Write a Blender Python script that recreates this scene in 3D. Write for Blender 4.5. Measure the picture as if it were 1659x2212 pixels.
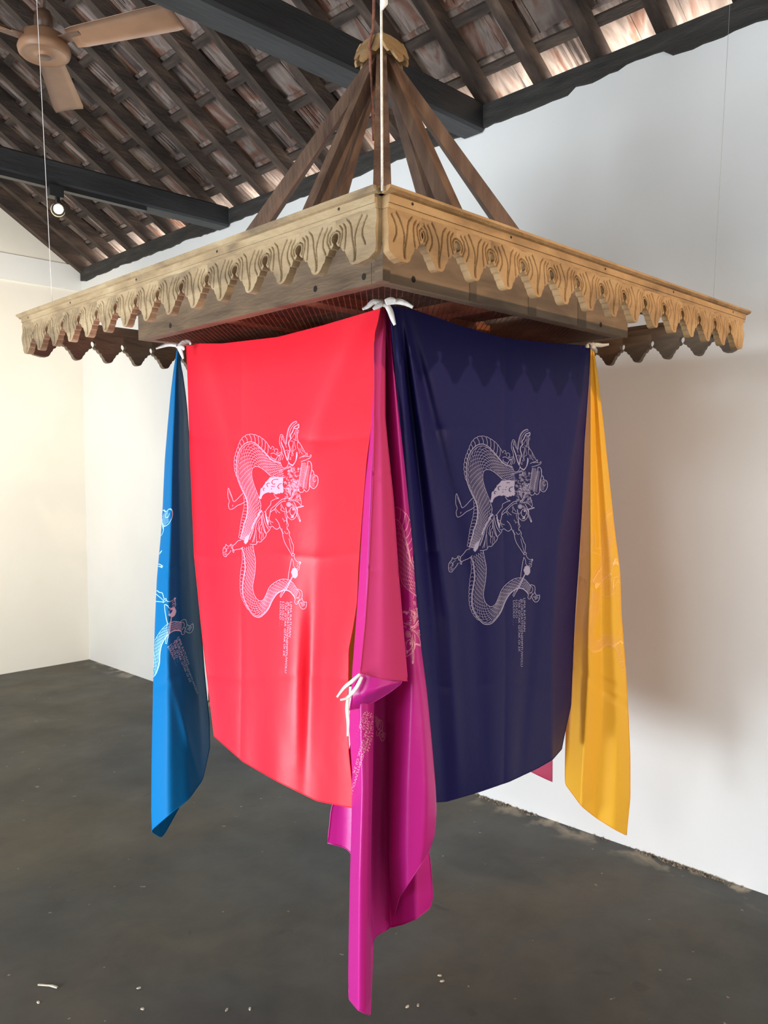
import bpy, bmesh, math, random
from mathutils import Vector, Matrix
from mathutils.bvhtree import BVHTree
from mathutils.geometry import delaunay_2d_cdt
for o in list(bpy.data.objects): bpy.data.objects.remove(o)
random.seed(7)
C = bpy.context.scene.collection
SC = bpy.context.scene

# ------------------------------------------------------------------ camera
W, H, FPX = 1659.0, 2212.0, 1760.5
YAW, PIT, ROLL = 0.78539, -0.04698, -0.00547
O = Vector((0, 0, 1.6))
F = Vector((math.cos(YAW)*math.cos(PIT), math.sin(YAW)*math.cos(PIT), math.sin(PIT)))
R0 = Vector((math.sin(YAW), -math.cos(YAW), 0)); U0 = R0.cross(F)
RT = R0*math.cos(ROLL) + U0*math.sin(ROLL); UP = -R0*math.sin(ROLL) + U0*math.cos(ROLL)
cd = bpy.data.cameras.new('camera'); cam = bpy.data.objects.new('camera', cd); C.objects.link(cam)
cd.sensor_fit = 'HORIZONTAL'; cd.sensor_width = 36; cd.lens = 36*FPX/W; cd.clip_start = 0.02
cam.matrix_world = Matrix(((RT.x, UP.x, -F.x, O.x), (RT.y, UP.y, -F.y, O.y), (RT.z, UP.z, -F.z, O.z), (0, 0, 0, 1)))
SC.camera = cam

# ------------------------------------------------------------------ world, lights, exposure
SC.view_settings.view_transform = 'Standard'; SC.view_settings.look = 'None'
SC.view_settings.gamma = 1; SC.view_settings.exposure = 0.22; SC.view_settings.use_curve_mapping = False
wd = bpy.data.worlds.new('overcast_sky'); SC.world = wd; wd.use_nodes = True
wd.node_tree.nodes['Background'].inputs[0].default_value = (1.0, 0.96, 0.88, 1)
wd.node_tree.nodes['Background'].inputs[1].default_value = 22.0

def area(name, loc, tgt, sx, sy, power, col):
    l = bpy.data.lights.new(name, 'AREA'); l.shape = 'RECTANGLE'; l.size = sx; l.size_y = sy; l.energy = power; l.color = col
    o = bpy.data.objects.new(name, l); C.objects.link(o); o.location = loc
    o.rotation_euler = (Vector(tgt)-Vector(loc)).to_track_quat('-Z', 'Y').to_euler(); return o
def spot(name, loc, tgt, power, col, ang, blend, rad):
    l = bpy.data.lights.new(name, 'SPOT'); l.energy = power; l.color = col; l.spot_size = math.radians(ang); l.spot_blend = blend
    l.shadow_soft_size = rad
    o = bpy.data.objects.new(name, l); C.objects.link(o); o.location = loc
    o.rotation_euler = (Vector(tgt)-Vector(loc)).to_track_quat('-Z', 'Y').to_euler(); return o
# area lamps inside closed walls, two of them added fills; gallery and wall-wash spots
area('window_daylight', (-3.4, 2.5, .72), (3, 2.3, 1.75), 2.6, 1.2, 150, (0.82, 0.91, 1.0))
area('sunlit_floor_bounce', (-.35, 2.75, .04), (1.6, 2.45, 1.45), 1.3, 1.2, 120, (0.84, 0.92, 1.0))
area('upper_wall_fill', (-3.4, 1.6, 2.75), (3, 1.6, 2.6), 3.4, .6, 120, (0.82, 0.91, 1.0))  # added to brighten the wall above the canopy, no clerestory there
area('rear_fill', (0.2, -3.0, 1.5), (0.9, 3, 1.5), 3.0, 2.2, 60, (1.0, 0.92, 0.8))  # added broad warm fill behind the camera, no door there
spot('gallery_spot_light', (2.185, -1.08, 2.61), (1.85, 1.6, 1.25), 140, (1.0, 0.70, 0.44), 75, 0.5, 0.022)
spot('wall_wash_light', (0.7, 4.6, 2.3), (1.5, 6.8, 1.8), 215, (1.0, 0.85, 0.62), 118, 0.9, 0.08)

# ------------------------------------------------------------------ helpers
def ray(px, py): return F + RT*((px-W/2)/FPX) + UP*((H/2-py)/FPX)
def at_dep(px, py, d): return O + ray(px, py)*d
def at_x(px, py, x): r = ray(px, py); return O + r*(x/r.x)
def at_y(px, py, y): r = ray(px, py); return O + r*(y/r.y)
def at_z(px, py, z): r = ray(px, py); return O + r*((z-1.6)/r.z)
def to_px(P):
    d = P-O; z = d.dot(F); return (W/2+FPX*d.dot(RT)/z, H/2-FPX*d.dot(UP)/z)

def tag(o, label=None, cat=None, group=None, kind=None):
    if label: o['label'] = label
    if cat: o['category'] = cat
    if group: o['group'] = group
    if kind: o['kind'] = kind
    return o
def empty(name, loc, label, cat, group=None):
    o = bpy.data.objects.new(name, None); C.objects.link(o); o.location = loc; o.empty_display_size = .05
    return tag(o, label, cat, group)
def mesh(name, verts, faces, mat, parent=None, smooth=False, kind=None, mats=None, mi=None):
    me = bpy.data.meshes.new(name); me.from_pydata([tuple(v) for v in verts], [], faces); me.update()
    for m in (mats or [mat]): me.materials.append(m)
    if mi: me.polygons.foreach_set('material_index', mi)
    if smooth: me.polygons.foreach_set('use_smooth', [True]*len(me.polygons))
    return link(name, me, parent, kind)
def link(name, me, parent=None, kind=None):
    o = bpy.data.objects.new(name, me); C.objects.link(o)
    if parent:
        o.parent = parent; o.matrix_parent_inverse = Matrix.Translation(-parent.location)
    if kind: o['kind'] = kind
    return o
class MB:
    def __init__(s): s.v = []; s.f = []
    def add(s, v, f):
        n = len(s.v); s.v += [Vector(p) for p in v]; s.f += [tuple(i+n for i in q) for q in f]
    def box(s, a, b):
        x0, y0, z0 = a; x1, y1, z1 = b
        s.add([(x0,y0,z0),(x1,y0,z0),(x1,y1,z0),(x0,y1,z0),(x0,y0,z1),(x1,y0,z1),(x1,y1,z1),(x0,y1,z1)],
              [(0,3,2,1),(4,5,6,7),(0,1,5,4),(1,2,6,5),(2,3,7,6),(3,0,4,7)])
    def beam(s, p, q, w, h, up=(0,0,1), ch=0.0):
        p = Vector(p); q = Vector(q); d = (q-p).normalized(); r = d.cross(Vector(up)).normalized(); u = r.cross(d)
        if ch: prof = [(-w/2+ch,-h/2),(w/2-ch,-h/2),(w/2,-h/2+ch),(w/2,h/2-ch),(w/2-ch,h/2),(-w/2+ch,h/2),(-w/2,h/2-ch),(-w/2,-h/2+ch)]
        else: prof = [(-w/2,-h/2),(w/2,-h/2),(w/2,h/2),(-w/2,h/2)]
        n = len(prof); v = [p+r*a+u*b for a, b in prof]+[q+r*a+u*b for a, b in prof]
        s.add(v, [tuple(range(n))[::-1], tuple(range(n, 2*n))]+[(i, (i+1)%n, n+(i+1)%n, n+i) for i in range(n)])
    def tube(s, pts, r, n=8, cap=True):
        pts = [Vector(p) for p in pts]; rs = r if isinstance(r, (list, tuple)) else [r]*len(pts)
        d0 = (pts[1]-pts[0]).normalized(); ref = Vector((0,0,1)) if abs(d0.z) < .9 else Vector((1,0,0)); V = []
        for i, p in enumerate(pts):
            d = (pts[min(i+1, len(pts)-1)]-pts[max(i-1, 0)]).normalized(); a = d.cross(ref).normalized(); b = a.cross(d)
            V += [p+(a*math.cos(2*math.pi*k/n)+b*math.sin(2*math.pi*k/n))*rs[i] for k in range(n)]
        Fc = [(i*n+k, i*n+(k+1)%n, (i+1)*n+(k+1)%n, (i+1)*n+k) for i in range(len(pts)-1) for k in range(n)]
        if cap: Fc += [tuple(range(n))[::-1], tuple(range((len(pts)-1)*n, len(pts)*n))]
        s.add(V, Fc)
    def lathe(s, c, prof, n=32):
        c = Vector(c); V = []
        for r, z in prof: V += [c+Vector((r*math.cos(2*math.pi*k/n), r*math.sin(2*math.pi*k/n), z)) for k in range(n)]
        Fc = [(i*n+k, i*n+(k+1)%n, (i+1)*n+(k+1)%n, (i+1)*n+k) for i in range(len(prof)-1) for k in range(n)]
        s.add(V, Fc)
    def build(s, name, mat, parent=None, smooth=False, kind=None):
        return mesh(name, s.v, s.f, mat, parent, smooth, kind)

# ------------------------------------------------------------------ materials
def srgb(r, g, b):
    f = lambda c: (c/255/12.92) if c/255 <= .04045 else ((c/255+.055)/1.055)**2.4
    return (f(r), f(g), f(b), 1)
def mat(name, stops, rough=.6, scale=6, stretch=(1,1,1), bump=.0, bscale=40, spec=.5, detail=6, randv=0, metal=0, dist=.0):
    m = bpy.data.materials.new(name); m.use_nodes = True; nt = m.node_tree; N = nt.nodes; L = nt.links; b = N['Principled BSDF']
    tc = N.new('ShaderNodeTexCoord'); mp = N.new('ShaderNodeMapping'); mp.inputs['Scale'].default_value = stretch
    L.new(tc.outputs['Object'], mp.inputs['Vector'])
    vec = mp.outputs[0]
    if randv:
        oi = N.new('ShaderNodeObjectInfo'); ad = N.new('ShaderNodeVectorMath'); ad.operation = 'ADD'
        mu = N.new('ShaderNodeMath'); mu.operation = 'MULTIPLY'; mu.inputs[1].default_value = 37
        L.new(oi.outputs['Random'], mu.inputs[0]); L.new(vec, ad.inputs[0]); L.new(mu.outputs[0], ad.inputs[1]); vec = ad.outputs[0]
    n = N.new('ShaderNodeTexNoise'); n.inputs['Scale'].default_value = scale; n.inputs['Detail'].default_value = detail
    n.inputs['Distortion'].default_value = dist
    L.new(vec, n.inputs['Vector'])
    cr = N.new('ShaderNodeValToRGB'); el = cr.color_ramp.elements
    while len(el) < len(stops): el.new(.5)
    for e, (p, c) in zip(el, stops): e.position = p; e.color = c
    L.new(n.outputs[0], cr.inputs[0]); col = cr.outputs[0]
    if randv:
        hs = N.new('ShaderNodeHueSaturation'); mr = N.new('ShaderNodeMapRange'); mr.inputs[3].default_value = 1-randv; mr.inputs[4].default_value = 1+randv
        L.new(oi.outputs['Random'], mr.inputs[0]); L.new(mr.outputs[0], hs.inputs['Value']); L.new(col, hs.inputs['Color']); col = hs.outputs[0]
    L.new(col, b.inputs['Base Color']); b.inputs['Roughness'].default_value = rough; b.inputs['Metallic'].default_value = metal
    b.inputs['Specular IOR Level'].default_value = spec
    if bump:
        n2 = N.new('ShaderNodeTexNoise'); n2.inputs['Scale'].default_value = bscale; n2.inputs['Detail'].default_value = 8
        L.new(vec, n2.inputs['Vector'])
        bp = N.new('ShaderNodeBump'); bp.inputs['Strength'].default_value = bump; bp.inputs['Distance'].default_value = .01
        L.new(n2.outputs[0], bp.inputs['Height']); L.new(bp.outputs[0], b.inputs['Normal'])
    return m
def cloth_mat(name, col, print_=False, rough=.42, trans=.22, sheen=.25, tint=None, spec=.35):
    m = bpy.data.materials.new(name); m.use_nodes = True; nt = m.node_tree; N = nt.nodes; L = nt.links; b = N['Principled BSDF']
    b.inputs['Base Color'].default_value = col; b.inputs['Roughness'].default_value = rough
    b.inputs['Specular IOR Level'].default_value = spec
    b.inputs['Sheen Weight'].default_value = sheen; b.inputs['Sheen Roughness'].default_value = .35
    b.inputs['Sheen Tint'].default_value = tint or col
    tc = N.new('ShaderNodeTexCoord'); n2 = N.new('ShaderNodeTexNoise'); n2.inputs['Scale'].default_value = 9; n2.inputs['Detail'].default_value = 5
    L.new(tc.outputs['Object'], n2.inputs['Vector'])
    bp = N.new('ShaderNodeBump'); bp.inputs['Strength'].default_value = .25; bp.inputs['Distance'].default_value = .012
    L.new(n2.outputs[0], bp.inputs['Height']); L.new(bp.outputs[0], b.inputs['Normal'])
    if not print_:
        t = N.new('ShaderNodeBsdfTranslucent'); t.inputs[0].default_value = col
        mx = N.new('ShaderNodeMixShader'); mx.inputs[0].default_value = trans
        L.new(b.outputs[0], mx.inputs[1]); L.new(t.outputs[0], mx.inputs[2]); L.new(mx.outputs[0], N['Material Output'].inputs[0])
    return m
M = {}
M['wall'] = mat('white_plaster', [(.3, (.76,.76,.74,1)), (.7, (.82,.82,.80,1))], rough=.75, scale=1.3, bump=.12, bscale=9, spec=.3)
M['wall_cream'] = mat('cream_plaster', [(.3, (.78,.74,.66,1)), (.7, (.83,.80,.73,1))], rough=.75, scale=1.3, bump=.12, bscale=9, spec=.3)
M['plate'] = mat('black_tarred_timber', [(.3, srgb(36,34,32)), (.6, srgb(56,53,49)), (.8, srgb(80,76,68))], rough=.75, scale=5, stretch=(1,1,6), bump=.5, bscale=30)
M['black'] = mat('black_painted_timber', [(.35, srgb(24,25,27)), (.7, srgb(46,47,49))], rough=.55, scale=3, stretch=(.6,3,3), bump=.3, bscale=18)
M['rafter'] = mat('dark_brown_rafter', [(.3, srgb(44,36,31)), (.55, srgb(70,56,48)), (.75, srgb(98,80,66))], rough=.8, scale=4, stretch=(1,6,3), bump=.6, bscale=20, randv=.25)
M['batten'] = mat('dark_batten', [(.3, srgb(44,36,32)), (.7, srgb(82,68,58))], rough=.85, scale=6, stretch=(6,1,6), bump=.4, bscale=25, randv=.15)
M['tile'] = mat('old_clay_tile', [(.28, srgb(66,57,53)), (.42, srgb(120,103,94)), (.52, srgb(150,134,124)), (.62, srgb(128,92,76)), (.75, srgb(82,72,66))], rough=.9, scale=5, stretch=(.5,1.6,1), bump=.7, bscale=14, randv=.3, dist=1.2)
M['cement'] = mat('tile_mortar', [(.3, srgb(70,64,60)), (.7, srgb(168,158,148))], rough=.95, scale=14, bump=.6, bscale=40, randv=.3)
M['wood'] = mat('weathered_carved_wood', [(.25, srgb(108,82,52)), (.5, srgb(156,122,80)), (.75, srgb(176,144,100))], rough=.72, scale=7, stretch=(1,1,2.2), bump=.35, bscale=45, randv=.1, dist=.6)
M['wood_grey'] = mat('grey_weathered_wood', [(.25, srgb(106,87,64)), (.5, srgb(150,126,92)), (.75, srgb(170,148,114))], rough=.75, scale=7, stretch=(1,1,2.2), bump=.35, bscale=45, randv=.1, dist=.6)
M['groove'] = mat('dark_carving_groove', [(.3, srgb(96,72,48)), (.7, srgb(132,104,72))], rough=.85, scale=20)  # darker wood colour for faces along the groove centres
M['box'] = mat('brown_frame_board', [(.3, srgb(92,74,56)), (.6, srgb(122,100,76)), (.8, srgb(142,118,92))], rough=.6, scale=5, stretch=(1,1,5), bump=.25, bscale=30, dist=.5)
M['red_wood'] = mat('reddish_brown_wood', [(.3, srgb(76,54,42)), (.6, srgb(108,82,64)), (.8, srgb(134,106,82))], rough=.6, scale=5, stretch=(4,4,.7), bump=.3, bscale=25, randv=.15, dist=.4)
M['dark_strip'] = mat('darker_board_strip', [(.3, srgb(84,68,50)), (.7, srgb(100,82,62))], rough=.6, scale=8)
M['orange_wood'] = mat('orange_brown_wood', [(.3, srgb(130,70,44)), (.7, srgb(176,104,66))], rough=.55, scale=5, stretch=(.7,4,4), bump=.3)
M['knot'] = mat('bolt_hole', [(.3, srgb(30,24,20)), (.7, srgb(48,38,30))], rough=.9)
M['wire'] = mat('rusty_wire', [(.3, srgb(56,36,28)), (.7, srgb(120,70,48))], rough=.6, scale=30, metal=.4)
M['cotton'] = mat('white_cotton_strip', [(.3, srgb(214,208,200)), (.7, srgb(240,236,230))], rough=.85, scale=30, bump=.3, bscale=80)
M['cord'] = mat('white_cord', [(.3, srgb(205,198,186)), (.7, srgb(232,226,214))], rough=.8, scale=60, bump=.4, bscale=200)
M['rope'] = mat('brown_rope', [(.3, srgb(104,62,50)), (.7, srgb(150,100,80))], rough=.8, scale=60)
M['thread'] = mat('nylon_thread', [(.3, srgb(200,196,190)), (.7, srgb(220,216,210))], rough=.3)
M['thread_dark'] = mat('grey_thread', [(.3, srgb(140,138,130)), (.7, srgb(160,156,150))], rough=.4)
M['fan'] = mat('tan_fan_enamel', [(.3, srgb(134,98,72)), (.7, srgb(150,112,84))], rough=.45, scale=8, bump=.05)
M['fan_dark'] = mat('brown_fan_housing', [(.3, srgb(84,60,46)), (.7, srgb(104,76,60))], rough=.4, scale=8)
M['metal_black'] = mat('black_lamp_metal', [(.3, srgb(22,22,23)), (.7, srgb(34,34,35))], rough=.4)
M['debris'] = mat('pale_chip', [(.3, srgb(150,140,122)), (.7, srgb(196,188,168))], rough=.8, scale=30)
M['soil'] = mat('crumbled_plaster', [(.3, srgb(60,54,46)), (.7, srgb(150,140,122))], rough=.95, scale=40)
lm = bpy.data.materials.new('lamp_glow'); lm.use_nodes = True
lb = lm.node_tree.nodes['Principled BSDF']; lb.inputs['Emission Color'].default_value = (1,.82,.55,1); lb.inputs['Emission Strength'].default_value = 14
def floor_mat():
    m = bpy.data.materials.new('worn_dark_concrete'); m.use_nodes = True; nt = m.node_tree; N = nt.nodes; L = nt.links; b = N['Principled BSDF']
    tc = N.new('ShaderNodeTexCoord')
    def noise(s, d=8, dist=0.0, det=.5):
        n = N.new('ShaderNodeTexNoise'); n.inputs['Scale'].default_value = s; n.inputs['Detail'].default_value = d
        n.inputs['Distortion'].default_value = dist; n.inputs['Roughness'].default_value = det; L.new(tc.outputs['Object'], n.inputs['Vector']); return n.outputs[0]
    def ramp(src, st):
        cr = N.new('ShaderNodeValToRGB'); el = cr.color_ramp.elements
        while len(el) < len(st): el.new(.5)
        for e, (p, c) in zip(el, st): e.position = p; e.color = c
        L.new(src, cr.inputs[0]); return cr.outputs[0]
    def mix(f, a, c, mode='MIX'):
        x = N.new('ShaderNodeMix'); x.data_type = 'RGBA'; x.blend_type = mode
        if isinstance(f, float): x.inputs[0].default_value = f
        else: L.new(f, x.inputs[0])
        L.new(a, x.inputs[6]); L.new(c, x.inputs[7]) if not isinstance(c, tuple) else setattr(x.inputs[7], 'default_value', c)
        return x.outputs[2]
    base = ramp(noise(.9, 7, .6), [(.32, srgb(50,51,50)), (.5, srgb(61,59,51)), (.68, srgb(75,67,51))])
    mott = ramp(noise(7, 9, .3, .65), [(.3, (.72,.72,.72,1)), (.6, (1.05,1.05,1.05,1))])
    c = mix(1.0, base, mott, 'MULTIPLY')
    spot_ = ramp(noise(5.2, 3, 1.0), [(.68, (0,0,0,1)), (.72, (1,1,1,1))])
    c = mix(spot_, c, srgb(52,48,42))
    sp2 = ramp(noise(24, 2), [(.735, (0,0,0,1)), (.755, (1,1,1,1))])
    c = mix(sp2, c, srgb(128,122,106))
    # dirt along the foot of the right wall (x = 3.15)
    sx = N.new('ShaderNodeSeparateXYZ'); L.new(tc.outputs['Object'], sx.inputs[0])
    mr = N.new('ShaderNodeMapRange'); mr.inputs[1].default_value = 3.0; mr.inputs[2].default_value = 3.15; L.new(sx.outputs[0], mr.inputs[0])
    nn = ramp(noise(6, 6, .5), [(.5, (0,0,0,1)), (.62, (1,1,1,1))])
    ml = N.new('ShaderNodeMath'); ml.operation = 'MULTIPLY'; L.new(mr.outputs[0], ml.inputs[0]); L.new(nn, ml.inputs[1])
    c = mix(ml.outputs[0], c, srgb(160,150,130))
    L.new(c, b.inputs['Base Color'])
    L.new(ramp(noise(2.5, 6), [(.3, (.46,.46,.46,1)), (.7, (.62,.62,.62,1))]), b.inputs['Roughness'])
    bp = N.new('ShaderNodeBump'); bp.inputs['Strength'].default_value = .12; bp.inputs['Distance'].default_value = .01
    L.new(noise(11, 9), bp.inputs['Height']); L.new(bp.outputs[0], b.inputs['Normal'])
    return m
M['floor'] = floor_mat()

# ------------------------------------------------------------------ setting
XW, YW, XL, YB = 3.15, 6.787, -3.6, -3.2
TAN = .65; CT = math.cos(math.atan(TAN)); ST = math.sin(math.atan(TAN))
def zr(x, z0): return z0+TAN*(XW-x)
XR = (XW+XL)/2
def struct(name, mb, m, smooth=False):
    return tag(mb.build(name, m, None, smooth), kind='structure')
mb = MB(); mb.box((XL-.2, YB-.2, -.1), (XW+.02, YW+.02, 0)); struct('floor', mb, M['floor'])
mb = MB(); mb.box((XW, YB-.2, 0), (XW+.07, YW+.12, 3.30)); wr = struct('wall_right', mb, M['wall'])
# left wall: gable above a proud ring beam
mb = MB()
prof = [(XL, 0), (XW, 0), (XW, zr(XW, 3.37)), (XR, zr(XR, 3.37)), (XL, zr(XW, 3.37))]
v = [Vector((x, YW, z)) for x, z in prof]+[Vector((x, YW+.12, z)) for x, z in prof]
mb.add(v, [(0,1,2,3,4), (9,8,7,6,5)]+[(i, 5+i, 5+(i+1)%5, (i+1)%5) for i in range(5)])
wl = struct('wall_left', mb, M['wall_cream'])
mb = MB(); mb.box((XL, YW-.018, 3.165), (XW, YW+.01, 3.37)); mb.build('ring_beam', M['wall'], wl)
mb = MB(); mb.box((XL-.12, YB-.2, 0), (XL, YW+.12, 3.35)); struct('wall_back', mb, M['wall'])
mb = MB(); v = [Vector((x, YB, z)) for x, z in prof]+[Vector((x, YB-.12, z)) for x, z in prof]
mb.add(v, [(4,3,2,1,0), (5,6,7,8,9)]+[(i, (i+1)%5, 5+(i+1)%5, 5+i) for i in range(5)]); struct('wall_front', mb, M['wall'])

# ragged plaster top edge and timber wall plate
roof = empty('ceiling', (XW, 3.4, 3.35), None, None); tag(roof, kind='structure')
random.seed(3)
mb = MB(); ys = [YB+i*.04 for i in range(int((YW-YB)/.04)+1)]
a = []; lowz = 0
for y in ys:
    lowz = .7*lowz+random.uniform(-.006, .006)
    if 1.55 < y < 1.72: dz = .035
    elif 1.72 <= y < 2.0: dz = .02
    else: dz = 0
    a.append((y, 3.245+dz+lowz))
for (y0, z0), (y1, z1) in zip(a, a[1:]):
    mb.add([(XW-.016,y0,z0),(XW-.016,y1,z1),(XW-.016,y1,3.345),(XW-.016,y0,3.345),(XW+.05,y0,z0),(XW+.05,y1,z1),(XW+.05,y1,3.345),(XW+.05,y0,3.345)],
           [(0,3,2,1),(4,5,6,7),(0,1,5,4),(3,7,6,2)])
mb.build('wall_plate', M['plate'], roof)
# rafters, battens, roof tiles
Z_RB = 3.35                               # underside of rafters at the wall face
def rafter_pt(s, y, dz): return Vector((XW-s*CT, y, Z_RB+dz+s*ST))
yk = [1.563+.2925*(i-12) for i in range(31)]
random.seed(11)
for y in yk:
    if y > YW-.03 or y < -1.2: continue
    yy = y+random.uniform(-.012, .012); w = random.uniform(.055, .075)
    mb = MB(); mb.beam(rafter_pt(-.42, yy, .042), rafter_pt(3.95, yy+random.uniform(-.02, .02), .042), w*.85, .074)
    mb.build('rafter', M['rafter'], roof)
mb = MB(); mb.beam(rafter_pt(-.3, YW-.03, .03), rafter_pt(3.95, YW-.03, .03), .07, .13); mb.build('rafter', M['rafter'], roof)
ROWS = 10; PITCH = .255
for r in range(ROWS+6):
    s = .06+PITCH*r
    mb = MB(); mb.beam(rafter_pt(s, -1.2, .094), rafter_pt(s, YW-.005, .094), .045, .020, up=(ST, 0, CT)); mb.build('batten', M['batten'], roof)
def tile_mesh(seed):
    rnd = random.Random(seed); Lh, Wd = .30, .192; nx, ny = 6, 10
    V = []; Fc = []
    for layer in (0, 1):
        for i in range(nx+1):
            for j in range(ny+1):
                x = -Lh/2+Lh*i/nx; y = -Wd/2+Wd*j/ny; t = j/ny
                z = .007*math.cos(t*math.pi*2)*(1 if .12 < t < .88 else .4) + (.010 if t < .08 or t > .93 else 0) + (.006 if .45 < t < .56 else 0)
                z = -z if layer == 0 else .014-z
                if layer == 0: z += rnd.uniform(-.0015, .0015)+(-.009 if i == 0 and 1 < j < ny-1 else 0)
                V.append((x+rnd.uniform(-.002, .002)*(i in (0, nx)), y, z))
    n = (nx+1)*(ny+1)
    for i in range(nx):
        for j in range(ny):
            a = i*(ny+1)+j; Fc += [(a, a+1, a+ny+2, a+ny+1), (n+a, n+a+ny+1, n+a+ny+2, n+a+1)]
    for i in range(nx):
        a = i*(ny+1); b = a+ny; Fc += [(a, a+ny+1, n+a+ny+1, n+a), (b, n+b, n+b+ny+1, b+ny+1)]
    for j in range(ny):
        a = j; b = nx*(ny+1)+j; Fc += [(a, n+a, n+a+1, a+1), (b, b+1, n+b+1, n+b)]
    # ribs pressed into the underside
    for k in range(6 if seed < 2 else 0):
        y = -.07+k*.028; x0, x1 = -.12, .06+.02*(k % 2); m0 = len(V)
        for (x, yy, z) in [(x0,y-.004,-.002),(x0,y+.004,-.002),(x1,y+.004,-.002),(x1,y-.004,-.002),(x0,y,-.0125),(x1,y,-.0125)]: V.append((x, yy, z))
        Fc += [(m0, m0+4, m0+5, m0+3), (m0+1, m0+2, m0+5, m0+4), (m0, m0+1, m0+4), (m0+3, m0+5, m0+2)]
    me = bpy.data.meshes.new('roof_tile'); me.from_pydata(V, [], Fc); me.update(); me.materials.append(M['tile']); me.validate(); return me
tms = [tile_mesh(k) for k in range(4)]
random.seed(21)
Rm = Matrix(((CT, 0, ST), (0, 1, 0), (-ST, 0, CT))).to_4x4()     # local x runs down the slope (to +X)
ty0 = 1.025; nt_ = 0
for r in range(-2, ROWS):
    for c in range(30):
        y = ty0+.1945*c
        if y > YW+.02: continue
        s = .06+PITCH*r+PITCH*.5
        if s > 2.2: continue
        o = link('roof_tile', random.choice(tms), roof)
        P = Vector((XW-s*CT, y+random.uniform(-.003, .003), Z_RB+.132+s*ST))
        o.matrix_basis = Matrix.Translation(P) @ Rm @ Matrix.Rotation(random.uniform(-.012, .012), 4, 'Z') @ Matrix.Rotation(math.radians(-3.0), 4, 'Y')
        o.matrix_parent_inverse = Matrix.Translation(-roof.location); nt_ += 1
print('tiles', nt_)
# roof boards over the rest of the roof, out of frame
mb = MB()
for (ya, yb, sa, sb) in [(YB-.3, .93, -.5, 4.1), (.93, YW+.3, 2.15, 4.1)]:
    p = [rafter_pt(sa, ya, .15), rafter_pt(sb, ya, .15), rafter_pt(sb, yb, .15), rafter_pt(sa, yb, .15)]
    mb.add(p+[q+Vector((0, 0, .03)) for q in p], [(0,1,2,3), (7,6,5,4), (0,4,5,1), (1,5,6,2), (2,6,7,3), (3,7,4,0)])
xr = XW-4.1*CT; zz = Z_RB+.15+4.1*ST
p = [Vector((xr, YB-.3, zz)), Vector((XL-.3, YB-.3, 3.3)), Vector((XL-.3, YW+.3, 3.3)), Vector((xr, YW+.3, zz))]
mb.add(p+[q+Vector((0, 0, .03)) for q in p], [(0,1,2,3), (7,6,5,4), (0,4,5,1), (1,5,6,2), (2,6,7,3), (3,7,4,0)])
mb.build('unseen_roof_cover', M['batten'], roof)
mb = MB()
# added light-blocking skin above the tiles so that only the eave lets daylight in
p = [rafter_pt(-.16, .9, .215), rafter_pt(2.3, .9, .215), rafter_pt(2.3, YW+.25, .215), rafter_pt(-.16, YW+.25, .215)]
mb.add(p+[q+Vector((0, 0, .02)) for q in p], [(0,1,2,3), (7,6,5,4), (0,4,5,1), (1,5,6,2), (2,6,7,3), (3,7,4,0)])
mb.build('unseen_roof_cover', M['batten'], roof)
# tie beams
for y, w, zc_, h in [(2.52, .13, 3.292, .14), (4.63, .13, 3.295, .13), (.05, .13, 3.292, .14)]:
    mb = MB(); mb.beam((XL, y, zc_), (XW-.01, y, zc_), w, h, ch=.012); mb.build('tie_beam', M['black'], roof)
    mb = MB(); mb.beam((XL, y+w/2+.028, zc_-.035), (XW-.35, y+w/2+.028, zc_-.035), .022, .03); mb.beam((XL, y+w/2+.028, zc_-.005), (XW-.3, y+w/2+.028, zc_-.005), .012, .012)
    mb.build('cable_conduit', M['black'], roof)

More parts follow.
